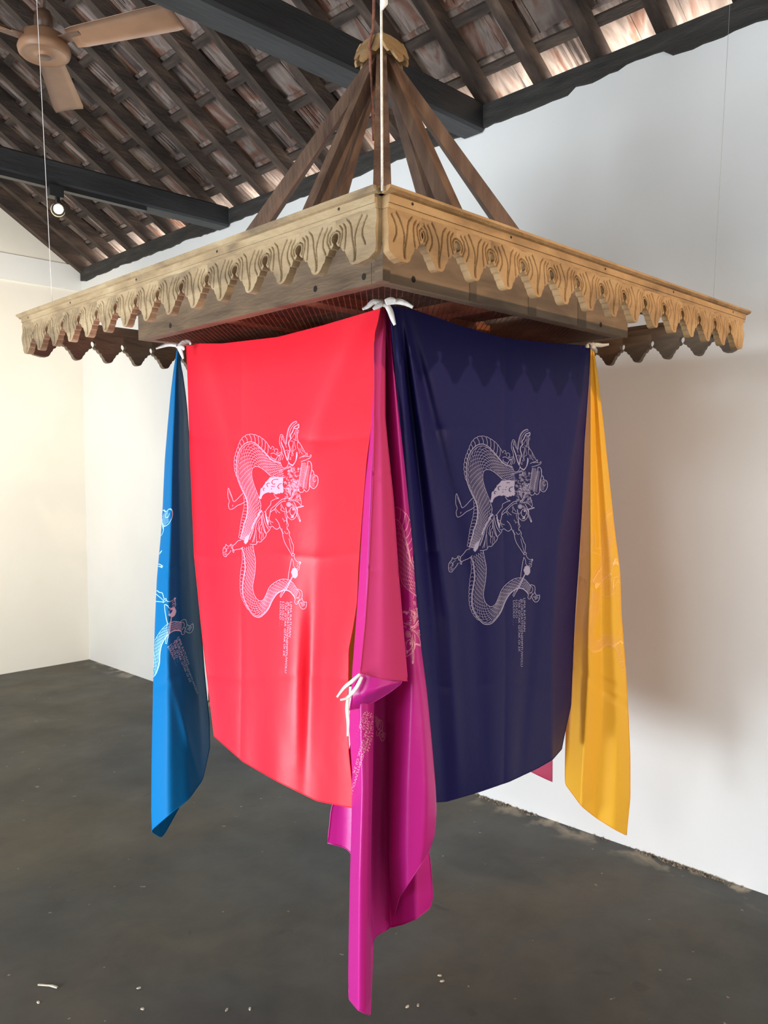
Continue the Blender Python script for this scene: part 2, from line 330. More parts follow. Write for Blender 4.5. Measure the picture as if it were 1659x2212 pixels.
# ------------------------------------------------------------------ canopy
CX, HS = 1.839, .80; LO, HI = CX-HS, CX+HS; ZT = 2.101
can = empty('hanging_wooden_canopy', (CX, CX, 2.02), 'square carved wooden canopy frame with leaf-shaped valance and timbers rising to a peak', 'canopy')
PW = .108
def leaf_mesh(name, mats, half_l=PW/2, half_r=PW/2, lsd=True, rsd=True):
    def side(sgn, hw):
        kc = (hw, -.0625); pts = []
        for a in (90, 112, 135, 158, 180, 202, 225, 245): pts.append((hw+.0095*math.cos(math.radians(a)), kc[1]+.0105*math.sin(math.radians(a))))
        g = [(.0042,-.0722),(.0048,-.0750),(.0090,-.0790),(.0135,-.0805),(.0145,-.0788),(.0180,-.0850),(.0205,-.0890),(.0250,-.0912),(.0262,-.0892),(.0290,-.0960),(.0315,-.1010),(.0350,-.1035),(.0375,-.1080),(.0405,-.1135),(.0445,-.1175),(.0500,-.1200)]
        pts += [(hw-a if hw-a > .002 else .002, z) for a, z in g]
        return [(sgn*x, z) for x, z in pts]
    out = [(half_r, -.030)] + (side(1, half_r) if rsd else [(half_r, -.085), (half_r-.004, -.105), (half_r-.018, -.116), (.01, -.1205)])
    L_ = side(-1, half_l) if lsd else [(-half_l, -.085), (-half_l+.004, -.105), (-half_l+.018, -.116), (-.01, -.1205)]
    out += L_[::-1] + [(-half_l, -.030)]
    gro = []
    def curve(ps): 
        res = []
        for (a, b) in zip(ps, ps[1:]):
            for k in range(5): t = k/5; res.append((a[0]+(b[0]-a[0])*t, a[1]+(b[1]-a[1])*t))
        gro.append((res+[ps[-1]]))
    for sg, hw, on in ((1, half_r, rsd), (-1, half_l, lsd)):
        curve([(sg*.019,-.036),(sg*.012,-.044),(sg*.007,-.056),(sg*.0035,-.072),(sg*.0018,-.092),(sg*.001,-.111)])
        curve([(sg*.031,-.040),(sg*.0255,-.048),(sg*.022,-.060),(sg*.0225,-.074),(sg*.027,-.086)])
        if on:
            curve([(sg*(hw+.0), -.0475)]+[(sg*(hw+.0145*math.cos(math.radians(a))), -.0625+.0145*math.sin(math.radians(a))) for a in (110, 135, 160, 190, 215)])
            curve([(sg*(hw-.012), -.041), (sg*(hw-.020), -.051), (sg*(hw-.021), -.066), (sg*(hw-.014), -.080)])
    segs = [(a, b) for g_ in gro for a, b in zip(g_, g_[1:])]
    def gd(x, z):
        m = 9
        for (ax, az), (bx, bz) in segs:
            dx, dz = bx-ax, bz-az; l2 = dx*dx+dz*dz+1e-12; t = max(0, min(1, ((x-ax)*dx+(z-az)*dz)/l2))
            d = math.hypot(x-ax-t*dx, z-az-t*dz)
            if d < m: m = d
        return m
    pts = []; 
    for i, (a, b) in enumerate(zip(out, out[1:]+out[:1])):
        n = max(1, int(math.hypot(a[0]-b[0], a[1]-b[1])/.003))
        for k in range(n): pts.append((a[0]+(b[0]-a[0])*k/n, a[1]+(b[1]-a[1])*k/n))
    no = len(pts)
    def inside(x, z):
        c = False
        for (ax, az), (bx, bz) in zip(out, out[1:]+out[:1]):
            if (az > z) != (bz > z) and x < (bx-ax)*(z-az)/(bz-az)+ax: c = not c
        return c
    def dout(x, z): return min(math.hypot(x-a, z-b) for a, b in pts[:no])
    st = .0022; x = -half_l+st
    for g_ in gro:
        P = []
        for a, b in zip(g_, g_[1:]): 
            n = max(1, int(math.hypot(a[0]-b[0], a[1]-b[1])/.0018)); P += [(a[0]+(b[0]-a[0])*k/n, a[1]+(b[1]-a[1])*k/n) for k in range(n)]
        P.append(g_[-1])
        for k, (gx, gz) in enumerate(P):
            a = P[max(0, k-1)]; b = P[min(len(P)-1, k+1)]; l = math.hypot(b[0]-a[0], b[1]-a[1]) or 1; nx, nz = -(b[1]-a[1])/l, (b[0]-a[0])/l
            for o_ in (-.0024, -.0012, 0, .0012, .0024):
                q = (gx+nx*o_, gz+nz*o_)
                if inside(*q) and dout(*q) > .0012 and (o_ == 0 or gd(*q) > abs(o_)*.8): pts.append(q)
    i = 0
    while x < half_r-st/2:
        z = -.0315-(st/2 if i % 2 else 0)
        while z > -.1205:
            if inside(x, z) and dout(x, z) > .0013 and gd(x, z) > .0036: pts.append((x, z))
            z -= st
        x += st; i += 1
    vs, _, fs, *_ = delaunay_2d_cdt([Vector(p) for p in pts], [], [list(range(no))], 1, 1e-6)
    V = []; dep = []
    bd = [(a, b) for a, b in zip(out, out[1:]+out[:1])]
    for q in vs:
        d = gd(q.x, q.y); g_ = .0042*math.exp(-(d/.0013)**2)
        dome = .003*math.sin(min(1, max(0, (q.x+half_l)/(half_l+half_r)))*math.pi)
        V.append((q.x, -.010-dome+g_+.0015*math.sin(q.y*110), q.y)); dep.append(d)
    Fc = []; mi = []
    for f in fs:
        Fc.append(tuple(f)[::1]); mi.append(1 if sum(dep[k] for k in f)/len(f) < .0007 else 0)
    n = len(V); bk = []
    for q in vs[:no]: V.append((q.x, .006, q.y))
    for k in range(no):
        a, b = k, (k+1) % no; Fc.append((a, b, n+b, n+a)); mi.append(0)
    Fc.append(tuple(range(n, n+no))); mi.append(0)
    me = bpy.data.meshes.new(name); me.from_pydata(V, [], Fc); me.update()
    for m in mats: me.materials.append(m)
    me.polygons.foreach_set('material_index', mi)
    bm = bmesh.new(); bm.from_mesh(me); bmesh.ops.recalc_face_normals(bm, faces=bm.faces); bm.to_mesh(me); bm.free()
    return me
leafs = {}
for key, ms in (('a', [M['wood'], M['groove']]), ('b', [M['wood_grey'], M['groove']]), ('c', [M['box'], M['groove']])):
    leafs[key] = leaf_mesh('carved_leaf', ms)
    leafs[key+'0'] = leaf_mesh('carved_leaf', ms, half_l=.041, lsd=False)
    leafs[key+'1'] = leaf_mesh('carved_leaf', ms, half_r=.054, rsd=False)
def valance(origin, ang, key, label=None, gap=0.0):
    """local x along the board from origin, local -y faces outwards"""
    RM = Matrix.Translation(origin) @ Matrix.Rotation(ang, 4, 'Z')
    wm = {'a': M['wood'], 'b': M['wood_grey'], 'c': M['box']}[key]
    mb = MB(); Ln = 1.6
    mb.box((gap, -.011, -.0305), (Ln-gap, .006, -.001))
    mb.box((gap, -.0135, -.0215), (Ln-gap, -.0108, -.0025))
    mb.v = [RM @ p for p in mb.v]; bo = mb.build('valance_board', wm, can)
    if label: bo['label'] = label
    mb = MB(); pr = [(-.026, .004), (-.026, -.001), (-.020, -.005), (-.013, -.007), (.008, -.007), (.008, .004)]
    mb.add([(gap-.01, y, z) for y, z in pr]+[(Ln-gap+.01, y, z) for y, z in pr], [tuple(range(6)), tuple(range(6, 12))[::-1]]+[(i, 6+i, 6+(i+1) % 6, (i+1) % 6) for i in range(6)])
    mb.v = [RM @ p for p in mb.v]; co = mb.build('cap_moulding', wm, can)
    def put(me, x):
        o = bpy.data.objects.new('carved_leaf', me); C.objects.link(o); o.parent = bo
        o.matrix_basis = RM @ Matrix.Translation((x, 0, 0))
    put(leafs[key+'0'], .041)
    for k in range(13): put(leafs[key], .082+PW*(k+.5))
    put(leafs[key+'1'], .082+PW*13+.054)
    for x in (.06, .36, .74, 1.1, 1.5):
        mb = MB(); c = Vector((x, -.0137, -.012)); mb.add([c+Vector((.003*math.cos(t), -.0004, .003*math.sin(t))) for t in [k*math.pi/4 for k in range(8)]], [tuple(range(8))])
        mb.v = [RM @ p for p in mb.v]; mb.build('nail_head', M['knot'], bo)
    return bo
valance((LO+.004, LO, ZT), 0, 'a', 'golden-brown carved valance board on the front right side')
valance((LO, HI-.0, ZT), -math.pi/2, 'b', 'paler carved valance board on the front left side', gap=.006)
valance((HI, LO, ZT), math.pi/2, 'c', 'valance board at the back right, seen from its plain inner side')
valance((HI, HI, ZT), math.pi, 'c', 'valance board at the back left, seen from its plain inner side')
# box frame
B = .547; bz0, bz1 = 2.026, 2.15
for nm, a, b in [('front_right', (CX-B, CX-B, bz0), (CX+B, CX-B+.035, bz1)), ('front_left', (CX-B, CX-B+.036, bz0), (CX-B+.035, CX+B, bz1)),
                 ('back', (CX+B-.035, CX-B+.036, bz0), (CX+B, CX+B, bz1)), ('back_left', (CX-B+.036, CX+B-.035, bz0), (CX+B-.036, CX+B, bz1))]:
    mb = MB(); mb.box(a, b); mb.build('frame_board', M['box'], can)
mb = MB()
mb.box((CX-B-.012, CX-B-.012, bz0-.002), (CX-B+.012, CX-B+.012, bz1)); mb.build('corner_post', M['box'], can)
# bolts
for x in (CX-B+.1, CX-B+.93): mb = MB(); mb.add([(x+.007*math.cos(t), CX-B-.0006, 2.046+.008*math.sin(t)) for t in [k*math.pi/5 for k in range(10)]], [tuple(range(10))]); mb.build('bolt_hole', M['knot'], can)
for y in (CX-B+.06, CX-B+.23, CX-B+.9): mb = MB(); mb.add([(CX-B-.0006, y+.007*math.cos(t), 2.046+.008*math.sin(t)) for t in [k*math.pi/5 for k in range(10)]], [tuple(range(10))]); mb.build('bolt_hole', M['knot'], can)
# thin darker strips laid on the right frame board
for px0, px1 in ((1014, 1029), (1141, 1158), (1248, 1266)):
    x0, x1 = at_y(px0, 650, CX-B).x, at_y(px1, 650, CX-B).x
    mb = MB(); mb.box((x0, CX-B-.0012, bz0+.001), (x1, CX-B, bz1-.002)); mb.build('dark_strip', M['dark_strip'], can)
# arms carrying the valance from the box
mb_arms = []
for sx_, sy_ in ((-1,-1), (1,-1), (-1,1), (1,1)):
    mb = MB(); mb.beam((CX+sx_*(B-.04), CX+sy_*(B-.04), 2.125), (CX+sx_*(HS-.02), CX+sy_*(HS-.02), 2.083), .03, .026); mb.build('corner_arm', M['red_wood'], can)
# planks inside
zc_ = 2.135
inner = .39
dk = B-.036; zd = 2.128
xs_ = [CX-dk+2*dk*k/9 for k in range(10)]
for k in range(9):                                    # deck boards, short ones leave two openings to the room
    y0, y1 = CX-dk, CX+dk; x0, x1 = xs_[k]+.002, xs_[k+1]-.002
    if k in (3, 4): y1 = CX+.43
    mb = MB()
    if k == 8: mb.box((x0+.035, y0, zd), (x1, y0+.28, zd+.014)); mb.build('deck_board', M['red_wood'], can); mb = MB(); mb.box((x0+.035, y0+.50, zd), (x1, y1, zd+.014))
    else: mb.box((x0, y0, zd), (x1 if k != 7 else CX+.43, y1, zd+.014))
    mb.build('deck_board', M['red_wood'], can)
for s_ in (-1, 0, 1):
    mb = MB(); mb.box((CX-dk, CX+s_*inner-.03, zd-.035), (CX+dk, CX+s_*inner+.03, zd-.001)); mb.build('joist', M['orange_wood'], can)
mb = MB(); mb.box((CX-.03, CX-dk, zd-.069), (CX+.03, CX+dk, zd-.036)); mb.build('joist', M['orange_wood'], can)
zc_ = 2.155
# rafters to the peak
AP = Vector((CX, CX, 2.885))
for k in range(8):
    a = k*math.pi/4; rr = inner*(math.sqrt(2) if k % 2 else 1.0)
    d = Vector((math.cos(a), math.sin(a), 0)); foot = Vector((CX, CX, zc_-.01))+d*rr
    top = AP+d*(.028 if k % 2 else .020)+Vector((0, 0, -.01*(k % 2)))
    mb = MB(); tng = Vector((-d.y, d.x, 0)); ax = (top-foot).normalized(); nr = tng.cross(ax)
    w0, w1, h = (.036, .021, .052) if k % 2 else (.036, .019, .05)
    V = []
    for p, w, hh in ((foot, w0, h), (top, w1, .03)):
        for sw, sh in ((-1,-1),(1,-1),(1,1),(-1,1)): V.append(p+tng*w*.5*sw*1.5+nr*hh*.5*sh)
    mb.add(V, [(3,2,1,0),(4,5,6,7),(0,1,5,4),(1,2,6,5),(2,3,7,6),(3,0,4,7)]); mb.build('canopy_rafter', M['red_wood'], can)
# carved collar at the peak
for k in range(4):
    a = k*math.pi/2+math.pi/4*0; d = Vector((math.cos(a), math.sin(a), 0)); t = Vector((-d.y, d.x, 0))
    half = [(0,-.062),(.012,-.056),(.020,-.043),(.024,-.030),(.030,-.026),(.034,-.036),(.042,-.040),(.050,-.032),(.052,-.018),(.056,0),(.050,.018),(.030,.028),(0,.032)]
    pr = half+[(-x, z) for x, z in half[::-1][1:-1]]
    n = len(pr); V = []
    for off in (0, .009):
        for x, z in pr: V.append(Vector((CX, CX, 2.915))+t*x+d*(.046+off-(z*.5))+Vector((0, 0, z)))
    mb = MB(); mb.add(V, [(i, n-i-1+0, 0) for i in ()]+[tuple(range(n)), tuple(range(n, 2*n))[::-1]]+[(i, n+i, n+(i+1) % n, (i+1) % n) for i in range(n)])
    mb.build('peak_collar', M['wood'], can)
# wire netting stretched under the box
mb = MB(); g = .0125; lo, hi = CX-B+.01, CX+B-.01; k = 0
span = hi-lo; n = int(2*span/ (g*1.6))
for i in range(-0, n):
    c = lo-span+i*g*1.6
    for sg in (1, -1):
        # diagonal wires clipped to the square
        if sg == 1: p0 = (max(lo, c), max(lo, lo+(lo-c))); p1 = (min(hi, c+span), min(hi, lo+(hi-c)))
        else: p0 = (max(lo, c), min(hi, hi-(lo-c))); p1 = (min(hi, c+span), max(lo, hi-(hi-c)))
        if p1[0]-p0[0] < .01: continue
        z = 2.0255+(.0006 if sg > 0 else -.0006); w = .0007
        mb.add([(p0[0]-w, p0[1]+w*sg, z), (p0[0]+w, p0[1]-w*sg, z), (p1[0]+w, p1[1]-w*sg, z), (p1[0]-w, p1[1]+w*sg, z)], [(0,1,2,3)])
mb.build('wire_netting', M['wire'], can, kind='stuff')

# cords and threads
mb = MB(); zt_ = zr(LO, Z_RB)+.0
mb.tube([(LO-.012, LO-.012, 2.095), (LO-.008, LO-.008, 2.40), (LO-.002, LO-.002, zt_)], .0022, 8)
cord = mb.build('cord', M['cord'], None, True)
tag(cord, 'white twisted cord holding up the front corner of the canopy', 'cord')
kn = MB(); kp = Vector((LO-.008, LO-.008, 2.425))
kn.tube([kp+Vector((0,0,-.02)), kp+Vector((.004,-.004,-.008)), kp+Vector((.003,-.003,.006)), kp+Vector((0,0,.018))], [.002,.006,.007,.002], 8)
kn.tube([kp, kp+Vector((.012,-.012,.006)), kp+Vector((.02,-.02,.004))], [.003,.002,.0008], 6)
kn.build('knot', M['cotton'], cord, True)
mb = MB(); mb.tube([(CX-.055, CX-.02, 2.62), (CX-.06, CX-.015, 2.80), (CX-.072, CX-.02, 2.90), (CX-.045, CX-.01, 2.965), (CX-.03, CX, 3.1), (CX-.02, CX, zr(CX, Z_RB)+.02)], .0048, 8)
tag(mb.build('rope', M['rope'], None, True), 'thin brown rope hanging the canopy peak from the rafters', 'rope')
mb = MB(); mb.tube([(LO, 2.43, 2.101), (LO, 2.52, 3.5), (LO, 2.57, zr(LO, Z_RB))], .0009, 6)
tag(mb.build('thread', M['thread'], None, True), 'fine white thread holding the left side of the canopy', 'thread')
mb = MB(); mb.tube([(2.43, LO, 2.101), (2.52, LO, 3.0), (2.58, LO, zr(2.58, Z_RB)+.05)], .00055, 6)
tag(mb.build('thread', M['thread_dark'], None, True), 'faint thread holding the right side of the canopy', 'thread')

# ------------------------------------------------------------------ ceiling fan
FC = Vector((1.393, 3.277, 3.30)); fan = empty('ceiling_fan', FC, 'tan three-blade ceiling fan hanging under the tiles at upper left', 'fan')
FH = FC+Vector((0, 0, -.022)); mb = MB(); mb.lathe(FH, [(.0, -.028), (.028, -.028), (.032, -.02), (.045, -.016), (.078, -.018), (.088, -.024), (.096, -.016), (.100, .0), (.096, .014), (.09, .02), (.086, .05), (.060, .066), (.040, .07), (0, .07)], 40)
mb.build('motor_housing', M['fan'], fan, True)
mb = MB(); mb.lathe(FH, [(.0, -.0295), (.026, -.0295), (.030, -.024)], 32); mb.build('hub_cap', M['fan_dark'], fan, True)
mb = MB(); mb.lathe(FH+Vector((0,0,.065)), [(.012, 0), (.034, 0), (.036, .06), (.026, .085), (.012, .09)], 24)
mb.tube([FC+Vector((0,0,.06)), Vector((FC.x, FC.y, zr(FC.x, Z_RB)-.02))], .010, 12)
mb.build('down_rod', M['fan_dark'], fan, True)
for a in (-63.5, 57.0, 177.0):
    a = math.radians(a); d = Vector((math.cos(a), math.sin(a), 0)); t = Vector((-d.y, d.x, 0)); mb = MB()
    cols = [(.13, .040), (.17, .048), (.3, .053), (.45, .060), (.57, .064), (.60, .060)]
    V = []
    for rr, w in cols:
        for s_ in (-1, -.5, 0, .5, 1): V.append(FC+d*rr+t*w*s_+Vector((0, 0, .0-.014*s_+.004*(1-s_*s_))))
    n = len(V); V2 = V+[p+Vector((0,0,.004)) for p in V]
    Fc = []
    for i in range(len(cols)-1):
        for j in range(4):
            q = i*5+j; Fc += [(q, q+5, q+6, q+1), (n+q, n+q+1, n+q+6, n+q+5)]
    for i in range(len(cols)-1):
        for j in (0, 4): q = i*5+j; Fc.append((q, n+q, n+q+5, q+5) if j else (q, q+5, n+q+5, n+q))
    for j in range(4):
        Fc.append((j, j+1, n+j+1, n+j)); q = (len(cols)-1)*5+j; Fc.append((q, n+q, n+q+1, q+1))
    mb.add(V2, Fc); bl = mb.build('blade', M['fan'], fan, True)
    mb = MB(); mb.beam(FC+d*.085+Vector((0,0,.006)), FC+d*.18+Vector((0,0,.008)), .05, .006); mb.build('blade_bracket', M['fan_dark'], bl)

# ------------------------------------------------------------------ track spotlight on the far tie beam
SP = at_y(126, 452, 4.55); sl = empty('track_spotlight', SP, 'small black track spotlight glowing under the far tie beam', 'spotlight')
aim = (Vector((0.4, 1.6, 1.6))-SP).normalized()
mb = MB(); mb.tube([SP-aim*.05, SP-aim*.045, SP+aim*.03], [.02, .034, .038], 20, cap=False); mb.build('lamp_shade', M['metal_black'], sl, True)
mb = MB(); mb.tube([SP-aim*.004, SP+aim*.006], [.026, .024], 20); mb.build('bulb', lm, sl, True)
mb = MB(); mb.beam(SP+Vector((0,0,.03)), Vector((SP.x, SP.y+.02, 3.20)), .02, .02, up=(1,0,0)); mb.box((SP.x-.05, SP.y-.01, 3.15), (SP.x+.03, SP.y+.05, 3.21)); mb.build('bracket', M['metal_black'], sl)
mb = MB(); mb.box((1.0, 4.575, 3.205), (2.55, 4.61, 3.229)); tag(mb.build('lighting_track', M['metal_black'], None), 'black lighting track fixed under the far tie beam', 'track')
spot('track_spotlight_light', tuple(SP+aim*.05), (1.0, 2.0, .8), 6, (1, .82, .6), 80, .6, .02)

# ------------------------------------------------------------------ cloth tools
def interp(pts, y):
    if y <= pts[0][1]: return pts[0]
    for a, b in zip(pts, pts[1:]):
        if y <= b[1]:
            t = (y-a[1])/(b[1]-a[1]); return tuple(p+(q-p)*t for p, q in zip(a, b))
    return pts[-1]
def sheet(stations, nu, nv, base, fold=None, smooth_u=2, smooth_v=1, ease=1.0):
    """stations: lists of (px, py, offset) measured down the cloth; base(px,py,off) -> world point"""
    cols = []
    for st in stations:
        st = [p if len(p) == 3 else (p[0], p[1], 0.0) for p in st]; y0, y1 = st[0][1], st[-1][1]
        cols.append([interp(st, y0+(y1-y0)*j/nv) for j in range(nv+1)])
    ns = len(cols); grid = []
    seg = [0]
    for a, b in zip(cols, cols[1:]):
        m = nv//2; seg.append(seg[-1]+math.hypot(a[m][0]-b[m][0], (a[m][2]-b[m][2])*700)+4)
    for i in range(nu+1):
        u = seg[-1]*i/nu; k = 0
        while k < ns-2 and u > seg[k+1]: k += 1
        t = (u-seg[k])/(seg[k+1]-seg[k])
        grid.append([tuple(p+(q-p)*t for p, q in zip(a, b)) for a, b in zip(cols[k], cols[k+1])])
    for _ in range(smooth_u):
        g2 = [list(c) for c in grid]
        for i in range(1, nu):
            for j in range(nv+1): g2[i][j] = tuple((a+2*b+c)/4 for a, b, c in zip(grid[i-1][j], grid[i][j], grid[i+1][j]))
        grid = g2
    for _ in range(smooth_v):
        g2 = [list(c) for c in grid]
        for i in range(nu+1):
            for j in range(1, nv): g2[i][j] = tuple((a+2*b+c)/4 for a, b, c in zip(grid[i][j-1], grid[i][j], grid[i][j+1]))
        grid = g2
    V = []
    for i in range(nu+1):
        for j in range(nv+1):
            px, py, off = grid[i][j]
            if fold: off += fold(i/nu, j/nv, px, py)
            V.append(base(px, py, off))
    Fc = [(i*(nv+1)+j, i*(nv+1)+j+1, (i+1)*(nv+1)+j+1, (i+1)*(nv+1)+j) for i in range(nu) for j in range(nv)]
    border = [j for j in range(nv+1)]+[i*(nv+1)+nv for i in range(1, nu+1)]+[nu*(nv+1)+j for j in range(nv-1, -1, -1)]
    return V, Fc, [V[k] for k in border]
def cloth(name, sheets, m, label, cat, loc, hemm=None):
    root_v = []; root_f = []; hb = MB()
    for V, Fc, bo in sheets:
        n = len(root_v); root_v += V; root_f += [tuple(k+n for k in f) for f in Fc]; hb.tube(bo, .0016, 6, cap=False)
    r = empty(name, loc, label, cat)
    mesh('fabric', root_v, root_f, m, r, True)
    hb.build('hem', hemm or m, r, True)
    return r, [BVHTree.FromPolygons(V, Fc) for V, Fc, bo in sheets]
def on_x(x): return lambda px, py, off: at_x(px, py, x+off)
def on_y(y): return lambda px, py, off: at_y(px, py, y+off)
def on_d(d): return lambda px, py, off: at_dep(px, py, d+off)
def ridge(t, c, w): return math.exp(-((t-c)/w)**2)
def creases(px, py, hs, vs, a=.0035):
    s = 0
    for k, h in enumerate(hs): s += (-1)**k*a*math.exp(-abs(py-h-5*math.sin(px*.03+h))/12)*(.65+.35*math.sin(px*.021+h))
    for v_ in vs: s += a*.8*math.exp(-abs(px-v_-2*math.sin(py*.01))/9)
    return s

# ------------------------------------------------------------------ printed artwork (strokes in the print's own frame)
def a_(L): return [(960+x/6.38, 900+y/6.38) for x, y in L]
def b_(L): return [(960+x/6.146, 1120+y/6.146) for x, y in L]
def c_(L): return [(1030+x/9.76, 900+y/9.76) for x, y in L]
def d_(L): return [(1040+x/10.05, 1040+y/10.05) for x, y in L]
strokes = []; fills = []
def S(p, w=.95): strokes.append((p, w))
def smooth(P, n=4):
    out = []
    for i in range(len(P)-1):
        p0 = P[max(i-1, 0)]; p1 = P[i]; p2 = P[i+1]; p3 = P[min(i+2, len(P)-1)]
        for k in range(n):
            t = k/n; out.append(tuple(.5*((2*b)+(c-a)*t+(2*a-5*b+4*c-d)*t*t+(-a+3*b-3*c+d)*t**3) for a, b, c, d in zip(p0, p1, p2, p3)))
    return out+[P[-1]]
def resample(P, n):
    L = [0]
    for a, b in zip(P, P[1:]): L.append(L[-1]+math.hypot(a[0]-b[0], a[1]-b[1]))
    out = []; k = 0
    for i in range(n+1):
        s = L[-1]*i/n
        while k < len(P)-2 and s > L[k+1]: k += 1
        t = (s-L[k])/max(1e-9, L[k+1]-L[k]); out.append((P[k][0]+(P[k+1][0]-P[k][0])*t, P[k][1]+(P[k+1][1]-P[k][1])*t))
    return out
def art():
    back1 = smooth(a_([(935,690),(870,668),(805,635),(740,560),(660,470),(590,405),(525,378),(460,388),(400,430),(350,500),(315,590),(300,700),(300,800),(310,900),(340,990),(385,1090),(430,1180),(452,1280),(450,1380),(430,1480),(395,1570)])+b_([(375,200),(350,290),(325,385)]))
    in1 = smooth(a_([(985,885),(900,880),(800,862),(740,812),(680,762),(620,732),(570,732),(535,762),(525,830),(532,900),(557,990),(590,1080),(622,1160),(648,1240),(650,1310),(610,1400),(575,1490),(540,1570)])+b_([(500,220),(455,300),(395,395)]))
    back2 = smooth(b_([(340,515),(372,575),(388,680),(396,790),(378,900),(362,1000),(358,1100),(372,1200),(425,1300),(500,1385),(560,1407),(630,1388),(700,1312),(752,1232),(800,1115),(860,1010),(930,950),(985,928),(1040,936),(1090,978),(1112,1012)]))
    in2 = smooth(b_([(512,430),(530,530),(552,650),(545,800),(530,900),(515,1000),(530,1090),(570,1150),(620,1170),(670,1140),(710,1060),(760,940),(840,855),(920,803),(1000,788),(1060,805),(1120,868),(1150,905)]))
    for bk, inn, n, m in ((back1, in1, 54, 7), (back2, in2, 58, 5)):
        A = resample(bk, n); Bn = resample(inn, n)
        S(bk, 1.5); S(inn, 1.1)
        off = [(p[0]+(q[0]-p[0])*.07, p[1]+(q[1]-p[1])*.07) for p, q in zip(A, Bn)]; S(off, .9)
        for i in range(n):
            for k in range(m):
                f0 = .09+.91*(k+(.5 if i % 2 else 0))/m; f1 = f0+.91/m
                if f1 > 1.02: continue
                q = lambda f, s: (A[i][0]+(Bn[i][0]-A[i][0])*f+(A[min(i+1, n)][0]+(Bn[min(i+1, n)][0]-A[min(i+1, n)][0])*f-A[i][0]-(Bn[i][0]-A[i][0])*f)*s,
                                  A[i][1]+(Bn[i][1]-A[i][1])*f+(A[min(i+1, n)][1]+(Bn[min(i+1, n)][1]-A[min(i+1, n)][1])*f-A[i][1]-(Bn[i][1]-A[i][1])*f)*s)
                S([q(f0, 0), q(f0+.18*(f1-f0), .75), q((f0+f1)/2, 1.05), q(f1-.18*(f1-f0), .75), q(f1, 0)], .62)
    # fins
    def fin(outer, base, n, w=.8):
        O_ = resample(smooth(outer), n); B_ = resample(smooth(base), n)
        for i in range(n):
            p, q, b0 = O_[i], O_[i+1], B_[min(i+1, n)]
            mx, my = (p[0]+q[0])/2, (p[1]+q[1])/2; cx_, cy_ = mx-B_[i][0], my-B_[i][1]; l = math.hypot(cx_, cy_)+1e-6
            mx += cx_/l*1.2; my += cy_/l*1.2
            S(smooth([p, (mx, my), q, ((q[0]*.45+b0[0]*.55)+(p[0]-q[0])*.18, (q[1]*.45+b0[1]*.55)+(p[1]-q[1])*.18), b0], 3), w)
    fin(a_([(800,500),(730,390),(640,315),(540,272),(450,285),(380,345),(325,470),(285,580),(270,680),(278,790),(300,880)]), a_([(795,600),(700,510),(610,420),(530,375),(450,392),(395,440),(335,540),(308,640),(300,740),(305,830),(315,900)]), 17, .95)
    fin(a_([(400,1150),(410,1250),(400,1350),(370,1480),(345,1600)])+b_([(325,250),(305,370)]), a_([(420,1150),(452,1280),(450,1380),(430,1480),(385,1600)])+b_([(360,270),(330,385)]), 14)
    fin(b_([(350,560),(362,650),(345,780),(330,900),(326,1050),(335,1160),(380,1270),(450,1350)]), b_([(368,570),(392,700),(390,850),(368,980),(360,1080),(375,1200),(425,1300),(470,1355)]), 15)
    # whiskers near the neck
    for L_, w in [([(540,860),(600,850),(650,880),(690,900),(740,890),(765,850)], 1.2), ([(550,760),(565,715),(600,725),(605,770),(580,780)], .9), ([(620,830),(625,780),(660,765),(690,800),(680,850),(655,840)], .9),
                  ([(545,900),(560,945),(640,985)], 1.2), ([(640,1000),(670,940),(720,905)], 1.1), ([(690,1015),(715,960),(728,900)], 1.1), ([(725,1020),(750,950),(765,890)], 1.1), ([(660,860),(700,865),(760,835)], .8)]: S(smooth(c_(L_)), w)
    # jaws
    S(smooth(c_([(770,1000),(800,930),(775,860),(760,760),(730,680),(725,600),(745,500),(775,490),(800,520)])), 1.0)
    S(smooth(c_([(885,1020),(860,960),(830,860),(805,770),(775,700),(760,640)])), 2.0)
    S(smooth(c_([(750,640),(770,580),(760,530),(790,530),(780,580),(800,600),(810,640),(840,680),(850,720)])), .8)
    for k in range(9):
        t = k/8; x = 790+60*t; y = 520+220*t; S(c_([(x,y),(x+22,y+10),(x+8,y+26)]), .7)
    S(smooth(c_([(885,1020),(905,960),(915,880),(935,830),(930,770),(910,700),(920,640),(950,600),(950,520),(985,470),(1010,410),(1030,370),(1080,350),(1110,330)])), 1.9)
    S(smooth(c_([(1110,330),(1115,370),(1080,410),(1030,400)])), 1.5); S(smooth(c_([(1085,300),(1050,310),(1000,345),(960,400),(930,470),(920,560)])), .9)
    P = resample(smooth(c_([(870,690),(872,620),(885,540),(905,450),(935,370),(985,310),(1035,280),(1080,280)])), 17)
    for p, q in zip(P, P[1:]): S(smooth([p, (p[0]-(q[1]-p[1])*-.0-2.6*(-(q[1]-p[1]))/4, p[1]-2.0), q], 3), .75)
    S(P, .7)
    S(smooth(c_([(1110,330),(1115,400),(1075,420),(1085,500),(1085,600),(1100,660),(1140,720),(1190,810),(1240,910)])), .9)
    S(smooth(c_([(1080,440),(1110,450),(1100,500),(1075,480)])), .7)
